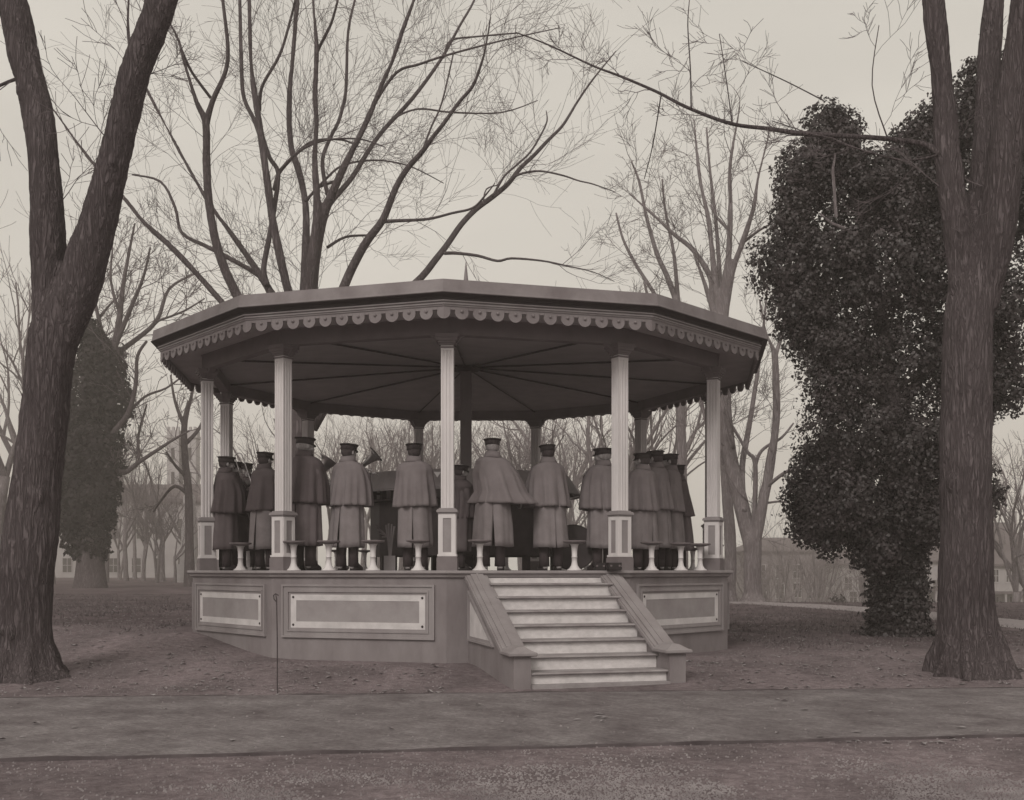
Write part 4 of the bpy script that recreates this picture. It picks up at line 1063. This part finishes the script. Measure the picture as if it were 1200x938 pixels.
# --- left ivy-clad tree with curved boughs
Zl = 58.0
e5, w5, p5 = limb_tree('ivy_clad_trunk_tree', 'bare crowned tree whose trunk is wrapped in dark ivy, right of the forked trunk', Zl, (106, 686),
    [(106, 690, 40), (106, 650, 30), (106, 560, 26), (110, 480, 24), (118, 430, 18)],
    [(0, [(110, 560, 10), (127, 549, 7), (146, 554, 6), (164, 541, 5), (187, 526, 4), (204, 515, 3), (222, 505, 2)]),
     (1, [(163, 542, 4), (162, 520, 3.4), (163, 507, 3.2), (172, 474, 2.2)]), (1, [(136, 553, 3), (128, 541, 3), (134, 530, 2)]),
     (-1, [(115, 530, 9), (129, 511, 7), (150, 485, 6), (159, 451, 5), (161, 418, 4), (172, 400, 3)]),
     (1, [(150, 485, 4), (170, 465, 3), (195, 455, 2.4), (215, 440, 1.6)]),
     (0, [(120, 440, 12), (133, 410, 9), (140, 373, 7), (144, 336, 5), (153, 287, 3), (158, 262, 2)]),
     (1, [(116, 440, 8), (110, 410, 5), (108, 388, 3), (118, 370, 3), (134, 352, 2)]),
     (-2, [(132, 412, 7), (153, 362, 5), (168, 325, 3.4), (176, 290, 2)]),
     (2, [(128, 420, 8), (150, 405, 6), (183, 377, 5), (198, 339, 3.4), (228, 321, 2)]),
     (2, [(128, 425, 6), (110, 350, 4), (100, 310, 3), (104, 270, 2)]),
     (1, [(141, 370, 4), (130, 330, 3), (132, 290, 2)]), (1, [(183, 377, 3), (215, 365, 2.4), (240, 350, 1.4)])],
    (1.1, 2.4, 2), M_bark2, seed=31, rmin=.012)
bs = at(106, 686, Zl); bs.z = H(bs.x, bs.y)
leaf_cloud('ivy_foliage', [bl(*s, Zl, bs) for s in [(112, 420, 22, 30), (130, 430, 18, 30), (108, 395, 10, 22), (100, 470, 34, 40), (135, 470, 20, 35), (105, 530, 38, 45), (98, 590, 34, 45), (118, 580, 24, 40), (100, 630, 26, 28), (112, 640, 16, 24), (82, 560, 20, 50)]], 34000, .22, M_ivyd, e5, 8, fill=.4)
limb_tree('crooked_tree', 'crooked bare tree rising beside the pale obelisk', 62, (222, 684),
    [(222, 686, 14), (222, 640, 10), (221, 580, 9), (217, 540, 8), (216, 500, 7), (222, 470, 5)],
    [(1, [(221, 580, 5), (205, 570, 4), (190, 585, 3), (180, 600, 2)]), (-1, [(219, 560, 5), (205, 545, 3.4), (195, 530, 2.4)]), (1, [(218, 520, 5), (235, 500, 4), (245, 470, 3)]), (1, [(216, 500, 5), (205, 470, 3.4), (200, 440, 2)]), (-1, [(222, 475, 4), (228, 440, 3), (225, 400, 2)])],
    (1.1, 2.2, 2), M_bark2, seed=32, rmin=.012)

# --- free-growing bare trees: a few kinds, then copies
def proto_tree(seed, h, lean=0, stems=1, lvl=4, r0=None, mt=None, fork=.3, rmin=.009):
    rnd = random.Random(seed); W = MB(); B = MB(); r0 = r0 or h * .016
    for s in range(stems):
        d = Vector((lean + rnd.uniform(-.12, .12) * (stems > 1) * 2, rnd.uniform(-.1, .1), 1)).normalized()
        hf = h * fork * rnd.uniform(.85, 1.15); P = [Vector((0, 0, -.4))]; cur = Vector((0, 0, 0)); dd = d.copy()
        for i in range(5):
            P.append(cur.copy()); dd = (dd + rvec(rnd) * .06 + Vector((0, 0, .05))).normalized(); cur = cur + dd * hf / 5
        P.append(cur.copy()); rad = [r0 * 1.35, r0 * 1.25] + [r0 * (1 - .06 * i) for i in range(5)]
        B.tube(P, rad, 8)
        for q in range(rnd.randint(4, 5)):
            a = rnd.uniform(0, 6.28); sp = R_(rnd.uniform(12, 42)); nd_ = Vector((math.sin(sp) * math.cos(a), math.sin(sp) * math.sin(a), math.cos(sp)))
            grow(W, cur - dd * rnd.uniform(0, hf * .2), nd_, h * (1 - fork) * rnd.uniform(.6, .85), r0 * rnd.uniform(.45, .65), lvl, rnd, up=.16, rmin=rmin, kids=(3, 5), spread=(22, 48), crook=.2, decay=.55, big=B, bigr=.035)
    return B.mesh('trunk', mt or M_barkl, True), W.mesh('crown', M_twigf)
protos = [proto_tree(101, 15, lvl=3), proto_tree(102, 17, lvl=3, fork=.30), proto_tree(103, 13, lvl=3, fork=.25), proto_tree(104, 16, lvl=3, fork=.38), proto_tree(105, 14, stems=2, lvl=3, fork=.28)]
proto_roots = {}
GRP = 'bare trees standing off beyond the bandstand'
def place_tree(kind, px, Z, h, label, rz=None, group=GRP, name='bare_tree', tw=None):
    x = (px - CX) * Z / F_PX; z = H(x, Z); hs = (15, 17, 13, 16, 14)[kind]; s = h / hs
    rz = random.uniform(0, 6.28) if rz is None else rz
    if kind not in proto_roots:
        e = empty(name, (x, Z, z), label, 'tree', group, rz, s); link('trunk', protos[kind][0], e); link('crown', protos[kind][1], e); proto_roots[kind] = e
        return e
    src = proto_roots[kind]; e = src.copy(); COL.objects.link(e); e.location = (x, Z, z); e.rotation_euler = (0, 0, rz); e.scale = (s, s, s); e['label'] = label; e['group'] = group
    for c in src.children:
        d = c.copy(); COL.objects.link(d); d.parent = e
    return e
rnd = random.Random(77)
GL = 'bare tree in the hazy wood seen between the bandstand posts'
for i, (px, Z, h) in enumerate([(262, 70, 12), (300, 80, 13), (324, 60, 12), (384, 75, 13), (402, 90, 15), (425, 100, 16), (448, 66, 11), (470, 84, 14), (496, 92, 15), (515, 78, 13), (556, 95, 15), (590, 74, 12), (612, 86, 14),
      (622, 60, 11), (648, 88, 14), (664, 66, 11), (684, 74, 12.5), (697, 60, 11), (716, 84, 14), (744, 90, 14), (440, 110, 17), (530, 115, 17), (350, 105, 16), (735, 118, 16)]):
    place_tree(rnd.choice((0, 1, 2, 3, 4)), px, Z, h, GL, group='bare trees of the wood between the posts')
place_tree(1, 712, 62, 19.5, 'bare tree topping the roof line left of the slim bare tree', group=GRP)
place_tree(0, 745, 70, 20, 'bare tree topping the roof line closest to the slim bare tree', group=GRP)
place_tree(2, 660, 78, 20, 'bare tree showing only its topmost twigs above the middle of the roof', group=GRP)
place_tree(1, -8, 66, 24, 'dense twiggy tree at the extreme left behind the forked trunk', group=GRP)
place_tree(0, 14, 80, 24, 'second twiggy tree at the extreme left, farther back', group=GRP)
place_tree(1, 58, 75, 21, 'bare tree between the forked trunk and the ivy clad trunk', group=GRP)
place_tree(2, 190, 88, 15, 'bushy bare tree before the long pale building', group=GRP)
place_tree(4, 168, 96, 11, 'low bare tree before the middle of the long pale building', group=GRP)
place_tree(0, 148, 92, 12, 'slender bare tree before the left part of the long pale building', group=GRP)
place_tree(0, 124, 86, 12.5, 'slender bare tree just right of the ivy clad trunk', group=GRP)
place_tree(4, 1191, 60, 14.5, 'bare tree at the extreme right before the gabled house', group=GRP)
place_tree(1, 1096, 78, 11, 'bare tree seen between the ivy covered tree and the big right hand trunk', group=GRP)
for px, Z, h, lb in ((904, 95, 12, 'pale young tree just right of the pale forked tree'), (953, 85, 11, 'pale young tree before the middle of the brick house'), (1001, 80, 10.5, 'pale spreading tree left of the ivy covered tree'),
                     (1016, 90, 11, 'pale slim tree closest to the ivy covered tree'), (925, 115, 14, 'hazy tree behind the brick house'), (975, 118, 13.5, 'hazy tree behind the dark evergreen'), (870, 110, 12, 'hazy tree just behind the pale forked tree'), (1040, 120, 13, 'hazy tree far behind the ivy covered trunk'), (1175, 112, 15, 'hazy tree behind the gabled house'),
    (893, 104, 11, 'low hazy tree before the left windows of the brick house'), (936, 100, 12, 'hazy spreading tree before the right windows of the brick house'), (966, 104, 11, 'hazy tree at the right corner of the brick house'), (915, 108, 10, 'smallest hazy tree before the brick house door side'), (1026, 106, 11, 'hazy tree touching the ivy covered trunk')):
    place_tree(rnd.choice((0, 1, 2)), px, Z, h, lb, group='small trees on the low ground at the right')

def shrub(px, Z, w, h, label, n=5000, name='evergreen_shrub', size=.25):
    x = (px - CX) * Z / F_PX; e = empty(name, (x, Z, H(x, Z)), label, 'shrub')
    b = MB(); b.tube([(0, 0, -.3), (0, 0, h * .3), (.05, 0, h * .8)], [w * .05, w * .04, w * .015], 8); b.build('stem', M_bark2, e)
    leaf_cloud('foliage', [((0, 0, h * .45), (w * .5, w * .45, h * .45)), ((w * .15, 0, h * .75), (w * .28, w * .28, h * .28)), ((-w * .25, .2, h * .4), (w * .32, w * .3, h * .36))], n, size, M_shrub, e, int(px), fill=.6)
shrub(976, 74, 2.6, 6.4, 'dark evergreen shrub between two pale young trees, in front of the houses')
shrub(862, 66, 2.6, 4.5, 'dark shrub behind the pale forked tree, beside the bandstand', 3500)
place_tree(4, 184, 80, 7.5, 'low many stemmed bare shrub tree before the long pale building', group=GRP)
place_tree(4, 140, 104, 10, 'wide bare shrub tree before the left windows of the long pale building', group=GRP)
place_tree(3, 158, 112, 12, 'bare tree against the wall of the long pale building', group=GRP)
place_tree(1, 214, 100, 11, 'bare tree rising directly behind the pale obelisk', group=GRP)
place_tree(2, 205, 78, 7, 'low bare shrub tree just left of the pale obelisk', group=GRP)

# ================================================================ BUILDINGS
def window(parent, x, z, w, h, y, arch=False, fm=None):
    fm = fm or M_clap
    f = MB(); rect_frame(f, x - w / 2 - .08, x + w / 2 + .08, z - .08, z + h + .08, .1, y, .07, None); f.box(x - .03, x + .03, y - .05, y - .01, z, z + h); f.box(x - w / 2, x + w / 2, y - .052, y - .012, z + h * .5 - .03, z + h * .5 + .03)
    if arch: f.prism([(x + (w / 2 + .08) * math.cos(t), z + h + .08 + (w / 2) * math.sin(t)) for t in np.linspace(0, PI, 9)], 0, .09, Matrix.Translation((0, y + .02, 0)) @ Matrix.Rotation(PI / 2, 4, 'X'))
    o = f.build('window', fm, parent); g = MB(); g.box(x - w / 2, x + w / 2, y - .012, y + .05, z, z + h); g.build('pane', M_glass, o)
def gable_house(name, px0, px1, Z, ztop, zbase, depth, roofh, wall, label, wins, hip=True, rz=0, cat='house', porch=None):
    x0, x1 = (px0 - CX) * Z / F_PX, (px1 - CX) * Z / F_PX; xc = (x0 + x1) / 2; w = (x1 - x0)
    e = empty(name, (xc, Z, zbase), label, cat); h = ztop - zbase
    b = MB(); b.box(-w / 2, w / 2, 0, depth, 0, h); b.build('wall', wall, e)
    b = MB(); o = .35; i = min(w, depth) * .35 if hip else 0
    vs = [(-w / 2 - o, -o, h), (w / 2 + o, -o, h), (w / 2 + o, depth + o, h), (-w / 2 - o, depth + o, h), (-w / 2 - o + i, depth / 2, h + roofh), (w / 2 + o - i, depth / 2, h + roofh)]
    b.add(vs, [(3, 2, 1, 0), (0, 1, 5, 4), (1, 2, 5), (2, 3, 4, 5), (3, 0, 4)]); b.box(-w / 2 - o, w / 2 + o, -o, depth + o, h - .22, h - .005); rf = b.build('roof', M_slate, e)
    b = MB(); b.box(w * .22, w * .22 + .6, depth * .4, depth * .4 + .6, h, h + roofh + 1.1); b.build('chimney', wall, rf)
    for (px, py, ww, wh) in wins:
        p = at(px, py, Z); window(e, p.x - xc, p.z - zbase - wh / 2, ww, wh, 0)
    if porch is not None:
        zp = porch - zbase; b = MB(); b.box(-w / 2, w / 2, -1.8, -.01, zp, zp + .25); pr = b.build('porch_roof', M_slate, e)
        for k in range(5):
            b = MB(); xx = -w / 2 + .15 + k * (w - .3) / 4; b.box(xx - .08, xx + .08, -1.75, -1.6, 0, zp - .002); b.build('porch_post', wall, e)
    return e
gable_house('brick_house', 872, 968, 128, 3.4, -7.3, 9, 1.6, M_brick, 'hazy brick house low behind the young trees, right of the pale forked tree',
    [(893, 693, .9, 1.6), (914, 693, .9, 1.6), (934, 692, .9, 1.6), (952, 693, .9, 1.6), (892, 670, .9, 1.5), (914, 670, .9, 1.5), (934, 670, .9, 1.5)])
gable_house('white_house', 986, 1030, 122, 1.9, -7.3, 8, 1.6, M_clap, 'small white house beside the ivy covered trunk',
    [(994, 684, .8, 1.4), (1010, 684, .8, 1.4), (1000, 700, .8, 1.2), (1018, 700, .8, 1.2)])
gable_house('porch_house', 1076, 1128, 116, 2.2, -7.2, 9, 1.9, M_clap, 'pale house with porch roof between the ivy covered tree and the big right hand trunk',
    [(1088, 704, .6, 1.2), (1097, 686, .7, 1.1), (1110, 686, .7, 1.1), (1108, 704, .6, 1.2)], porch=-.95)
gable_house('gabled_house', 1150, 1225, 108, 1.75, -7.2, 9, 4.2, M_bldg, 'two storey house with dark porch roof at the extreme right',
    [(1167, 675, .5, 1.2), (1182, 675, .5, 1.2), (1197, 675, .5, 1.2), (1167, 706, .5, 1.1), (1186, 706, .5, 1.1)], porch=-1.1)
# long pale building at the left, arcade below, two towers behind
Zb = 134
lb = empty('long_building', (at(160, 668, Zb).x, Zb, .3), 'long pale building with arcade windows and twin towers far behind the left trees', 'building')
w0, w1 = at(40, 0, Zb).x - lb.location.x, at(352, 0, Zb).x - lb.location.x
b = MB(); b.box(w0, w1, 0, 12, -.5, 8.9); b.build('wall', M_bldg, lb)
b = MB(); b.box(w0 - .4, w1 + .4, -.5, 12.5, 8.905, 9.4); b.add([(w0 - .4, -.5, 9.4), (w1 + .4, -.5, 9.4), (w1 + .4, 12.5, 9.4), (w0 - .4, 12.5, 9.4), (w0 + 1.5, 4, 11.4), (w1 - 1.5, 4, 11.4), (w1 - 1.5, 8, 11.4), (w0 + 1.5, 8, 11.4)],
    [(0, 1, 5, 4), (1, 2, 6, 5), (2, 3, 7, 6), (3, 0, 4, 7), (4, 5, 6, 7)]); b.build('roof', M_slate, lb)
x = w0 + 1.2
while x < w1 - 1:
    window(lb, x, .6, 1.1, 1.7, 0, True, M_bldg); window(lb, x, 4.6, 1.1, 2.4, 0, True, M_bldg); x += 2.75
for px in (211, 230.5):
    p = at(px, 0, Zb + 8); b = MB(); xx = p.x - lb.location.x; b.box(xx - .75, xx + .75, 5, 6.8, 9, 18.2); b.box(xx - .95, xx + .95, 4.8, 7, 17.2, 17.5)
    for q in range(3): b.box(xx - .75 + q * .6, xx - .45 + q * .6, 5, 5.4, 18.2, 18.6)
    t_ = b.build('tower', M_stone, lb)
    for z in (11.5, 14.5): g = MB(); g.box(xx - .2, xx + .2, 4.97, 5.05, z, z + 1.5); g.build('tower_window', M_glass, t_)
# obelisk
Zo = 84
ob = at(222, 668, Zo); ob.z = H(ob.x, ob.y); s = Zo / F_PX
oe = empty('obelisk', ob, 'pale stone obelisk on a block base just left of the bandstand', 'monument'); hb = .95 + (668 - 665) * s
b = MB(); b.box(-13 * s, 13 * s, -13 * s, 13 * s, -.3, 1.1); b.box(-11 * s, 11 * s, -11 * s, 11 * s, 1.1, 1.35); b.build('base', M_stone, oe)
zt = EYE + (668 - 582) * s - ob.z; b = MB(); a0, a1 = 9 * s, 5.5 * s
b.add([(-a0, -a0, 1.35), (a0, -a0, 1.35), (a0, a0, 1.35), (-a0, a0, 1.35), (-a1, -a1, zt), (a1, -a1, zt), (a1, a1, zt), (-a1, a1, zt), (0, 0, zt + 7 * s)],
      [(3, 2, 1, 0), (0, 1, 5, 4), (1, 2, 6, 5), (2, 3, 7, 6), (3, 0, 4, 7), (4, 5, 8), (5, 6, 8), (6, 7, 8), (7, 4, 8)]); b.build('shaft', M_stone, oe)

# ================================================================ GROUND
def axis(lo, hi, dlo, dhi, step, grow_):
    a = [dlo]; 
    while a[-1] < dhi: a.append(a[-1] + step)
    up = [a[-1]]; st = step
    while up[-1] < hi: st *= grow_; up.append(up[-1] + st)
    dn = [a[0]]; st = step
    while dn[-1] > lo: st *= grow_; dn.append(dn[-1] - st)
    return dn[:0:-1] + a + up[1:]
xs = axis(-900, 900, -16, 16, .22, 1.09); ys = axis(-30, 1500, 5, 34, .22, 1.07)
vs = [(x, y, H(x, y)) for y in ys for x in xs]; nx = len(xs)
fs = [(j * nx + i, j * nx + i + 1, (j + 1) * nx + i + 1, (j + 1) * nx + i) for j in range(len(ys) - 1) for i in range(nx - 1)]
b = MB(); b.v = vs; b.f = fs; g = b.build('ground', ground_mat(), smooth=True, fix=False); tag(g, kind='structure')
# brick walk across the foreground
def line_at(px0, y0, px1, y1, h):
    p = [((px - CX) * F_PX * h / (y - HY) / F_PX, F_PX * h / (y - HY)) for px, y in ((px0, y0), (px1, y1))]
    (xa, ya), (xb, yb) = p; m = (yb - ya) / (xb - xa); return lambda x: ya + m * (x - xa)
far = line_at(0, 818, 1200, 806, EYE + .12 - .02); near = line_at(0, 889, 1200, 860, EYE + .12 - .02)
vs = []; fs = []; X = np.arange(-30, 30.01, .2); m = 8
for i, x in enumerate(X):
    jf = .012 * noise.noise(Vector((x * 2.3, 3, 0))); jn = .02 * noise.noise(Vector((x * 2.1, 9, 0)))
    yf, yn = far(x) + jf, near(x) + jn
    vs.append((x, yn - .0, -.2)); vs += [(x, yn + (yf - yn) * k / m, -.10 + .006 * noise.noise(Vector((x, yn + k, 1)))) for k in range(m + 1)]; vs.append((x, yf, -.2))
c_ = m + 3
for i in range(len(X) - 1):
    for k in range(c_ - 1): fs.append((i * c_ + k, (i + 1) * c_ + k, (i + 1) * c_ + k + 1, i * c_ + k + 1))
b = MB(); b.add(vs, fs); o = b.build('walk', walk_mat(), fix=False); tag(o, kind='structure')
b = MB()  # thin uneven dark strip along both edges of the walk
for fn, sg in ((near, -1), (far, 1)):
    for i in range(len(X) - 1):
        q = [(x_, fn(x_) + sg * .03 + .015 * noise.noise(Vector((x_ * 1.1, sg, 0)))) for x_ in (X[i], X[i + 1])]; w_ = .007 + .004 * noise.noise(Vector((X[i] * .9, sg * 2, 8)))
        vs = [(q[0][0], q[0][1] - w_, -.2), (q[1][0], q[1][1] - w_, -.2), (q[1][0], q[1][1] + w_, -.2), (q[0][0], q[0][1] + w_, -.2)]
        zz = [-.096 + .018 * noise.noise(Vector((X[i + k_] * 1.7, sg, 4))) for k_ in (0, 1)]
        b.add(vs + [(v[0], v[1], zz[k_]) for v, k_ in zip(vs, (0, 1, 1, 0))], [(4, 5, 6, 7), (0, 1, 5, 4), (2, 3, 7, 6)])
tag(b.build('edge_strip', mat('dark_edge_strip', .08, .9, .4, 3), fix=False), kind='structure')
# gravel path at the right
M_path = mat('pale_gravel_path', .20, .9, .12, 4, .3, 60)
cl = [(11.6, 8), (11.5, 16), (11.3, 24), (11.0, 31), (10.3, 36), (9.0, 40), (6.5, 43.5), (2, 46), (-6, 48)]
P, _ = smooth_poly([Vector((x, y, 0)) for x, y in cl], [0] * len(cl), 14)
vs = []; fs = []
for i, p in enumerate(P):
    d = (P[min(i + 1, len(P) - 1)] - P[max(i - 1, 0)]).normalized(); nn = Vector((d.y, -d.x, 0))
    for k in range(7):
        q = p + nn * (-.98 + 1.96 * k / 6); edge = k in (0, 6); vs.append((q.x, q.y, H(q.x, q.y) + (.0 if edge else .03)))
for i in range(len(P) - 1):
    for k in range(6): fs.append((i * 7 + k, i * 7 + k + 1, i * 7 + 8 + k, i * 7 + 7 + k))
b = MB(); b.add(vs, fs); o = b.build('path', M_path, smooth=True); tag(o, kind='structure')

# litter: pebbles, dry leaves, tufts
def scatter(name, n, region, size, m, seed, shape):
    rs = random.Random(seed); b = MB(); c = 0
    while c < n:
        x, y = region(rs)
        d2 = math.hypot(x - BC.x, y - BC.y)
        if d2 < 4.7: continue
        if near(x) < y < far(x) and rs.random() > .05: continue
        if abs(x - .7) < 1.4 and 11.2 < y < 15 : continue
        z = H(x, y) if not near(x) < y < far(x) else -.098
        shape(b, x, y, z, size * rs.uniform(.5, 1.6), rs); c += 1
    return tag(b.build(name, m, fix=False), None, None, None, 'stuff')
def peb(b, x, y, z, s, rs):
    a = rs.uniform(0, 6.28); ca, sa = math.cos(a), math.sin(a); h = s * .6; L = s * rs.uniform(.7, 1.2)
    q = [(L, 0), (.3 * L, s * .7), (-L * .8, s * .4), (-L * .6, -s * .6), (.4 * L, -s * .6)]
    vs = [(x + u * ca - v * sa, y + u * sa + v * ca, z - .003) for u, v in q] + [(x + (u * ca - v * sa) * .5, y + (u * sa + v * ca) * .5, z + h) for u, v in q]
    b.add(vs, [(5, 6, 7, 8, 9)] + [(i, (i + 1) % 5, 5 + (i + 1) % 5, 5 + i) for i in range(5)])
def leafs(b, x, y, z, s, rs):
    a = rs.uniform(0, 6.28); ca, sa = math.cos(a), math.sin(a); t = rs.uniform(-.3, .5)
    q = [(s, 0, .1), (0, s * .6, t), (-s, 0, 0), (0, -s * .6, t)]
    b.add([(x + u * ca - v * sa, y + u * sa + v * ca, z + .006 + abs(w) * s) for u, v, w in q], [(0, 1, 2, 3)])
def tuft(b, x, y, z, s, rs):
    for _ in range(4):
        a = rs.uniform(0, 6.28); w = s * .13; l = s * rs.uniform(.5, 1); dx, dy = math.cos(a), math.sin(a)
        x0, y0 = x + rs.uniform(-s, s), y + rs.uniform(-s, s)
        b.add([(x0 - dy * w, y0 + dx * w, z - .01), (x0 + dy * w, y0 - dx * w, z - .01), (x0 + dx * l * .7, y0 + dy * l * .7, z + l)], [(0, 1, 2)])
def reg_near(rs):
    while True:
        y = 6.2 + abs(rs.gauss(0, .9)); x = rs.uniform(-.55, .55) * y
        if noise.noise(Vector((x * .9, y * .9, 2))) + .5 * noise.noise(Vector((x * 3, y * 3, 2))) - .25 * abs(x - 1.2) + .5 - (y - 6.5) * .35 > rs.uniform(-.1, .25): return x, y
def reg_bare(rs): y = rs.uniform(6.3, 20); return rs.uniform(-.5, .5) * y, y
def reg_lawn(rs):
    while True:
        y = 12.6 + 30 * rs.random(); x = rs.uniform(-.5, .5) * y
        if noise.noise(Vector((x * .5, y * .3, 5))) + (y - 22) / 9 > rs.uniform(-.5, .5): return x, y
def reg_leaf(rs): y = rs.uniform(8.5, 30); return rs.uniform(-.5, .5) * y, y
scatter('gravel', 9000, reg_near, .010, M_peb, 1, peb)
scatter('pebbles', 9000, reg_bare, .009, M_peb, 2, peb)
scatter('fallen_leaves', 4200, reg_leaf, .032, M_leaf, 3, leafs)
scatter('grass', 26000, reg_lawn, .045, M_tuft, 4, tuft)

# ================================================================ AIR, SKY, SUN, CAMERA
b = MB(); b.box(-300, 300, -12, 320, -12, 34); hz = b.mesh('haze', M_paper)
hz.materials.clear(); hm = bpy.data.materials.new('haze_air'); hm.use_nodes = True; nt = hm.node_tree; nt.nodes.clear()
ho = nt.nodes.new('ShaderNodeOutputMaterial'); pv = nt.nodes.new('ShaderNodeVolumePrincipled'); pv.inputs['Density'].default_value = .0022
pv.inputs['Color'].default_value = (.96, .90, .84, 1); pv.inputs['Anisotropy'].default_value = .1; nt.links.new(pv.outputs[0], ho.inputs['Volume']); hz.materials.append(hm)
tag(link('haze', hz), kind='stuff')

SUN_EL, SUN_AZ = 38.0, 200.0     # azimuth clockwise from +Y: behind the camera, a little to the left
w = bpy.data.worlds.new('World'); scn.world = w; w.use_nodes = True; n = w.node_tree.nodes; l = w.node_tree.links
bg = n['Background']; sky = n.new('ShaderNodeTexSky'); sky.sky_type = 'NISHITA'; sky.sun_disc = False
sky.sun_elevation = R_(SUN_EL); sky.sun_rotation = R_(SUN_AZ); sky.dust_density = 6; sky.air_density = 1.5
bw = n.new('ShaderNodeRGBToBW'); l.new(sky.outputs[0], bw.inputs[0])
tcw = n.new('ShaderNodeTexCoord'); nz = n.new('ShaderNodeTexNoise'); nz.inputs['Scale'].default_value = 1.6; nz.inputs['Detail'].default_value = 4
mpw = n.new('ShaderNodeMapping'); mpw.inputs['Scale'].default_value = (1, 1, 3); l.new(tcw.outputs['Generated'], mpw.inputs[0]); l.new(mpw.outputs[0], nz.inputs['Vector'])
mr = n.new('ShaderNodeMapRange'); mr.inputs['To Min'].default_value = 6.0; mr.inputs['To Max'].default_value = 7.6; mr.inputs['From Min'].default_value = .3; mr.inputs['From Max'].default_value = .7; l.new(nz.outputs['Fac'], mr.inputs['Value'])
mxs = n.new('ShaderNodeMix'); mxs.data_type = 'FLOAT'; mxs.inputs['Factor'].default_value = .85; l.new(bw.outputs[0], mxs.inputs['A']); l.new(mr.outputs[0], mxs.inputs['B'])
cb = n.new('ShaderNodeVectorMath'); cb.operation = 'SCALE'; cb.inputs[0].default_value = (1.06, 1.0, .90); l.new(mxs.outputs['Result'], cb.inputs['Scale'])
l.new(cb.outputs[0], bg.inputs['Color']); bg.inputs['Strength'].default_value = .1
sd = bpy.data.lights.new('sun', 'SUN'); sd.energy = 1.5; sd.angle = R_(22); sd.color = (1, .95, .88); so = bpy.data.objects.new('sun', sd); COL.objects.link(so)
az = R_(SUN_AZ); el = R_(SUN_EL); dirv = Vector((math.sin(az) * math.cos(el), math.cos(az) * math.cos(el), math.sin(el)))
so.rotation_euler = dirv.to_track_quat('Z', 'Y').to_euler(); so.location = dirv * 30

cd = bpy.data.cameras.new('camera'); co_ = bpy.data.objects.new('camera', cd); COL.objects.link(co_); scn.camera = co_
co_.location = (0, 0, EYE); co_.rotation_euler = (R_(90), 0, 0); cd.sensor_width = 36; cd.lens = 36 * F_PX / 1200; cd.shift_y = (HY - 469) / 1200
cd.clip_start = .1; cd.clip_end = 3000
scn.view_settings.view_transform = 'Standard'; scn.view_settings.look = 'None'; scn.view_settings.gamma = 1; scn.view_settings.exposure = 0
scn.cycles.volume_bounces = 1; scn.cycles.max_bounces = 6; scn.cycles.diffuse_bounces = 4
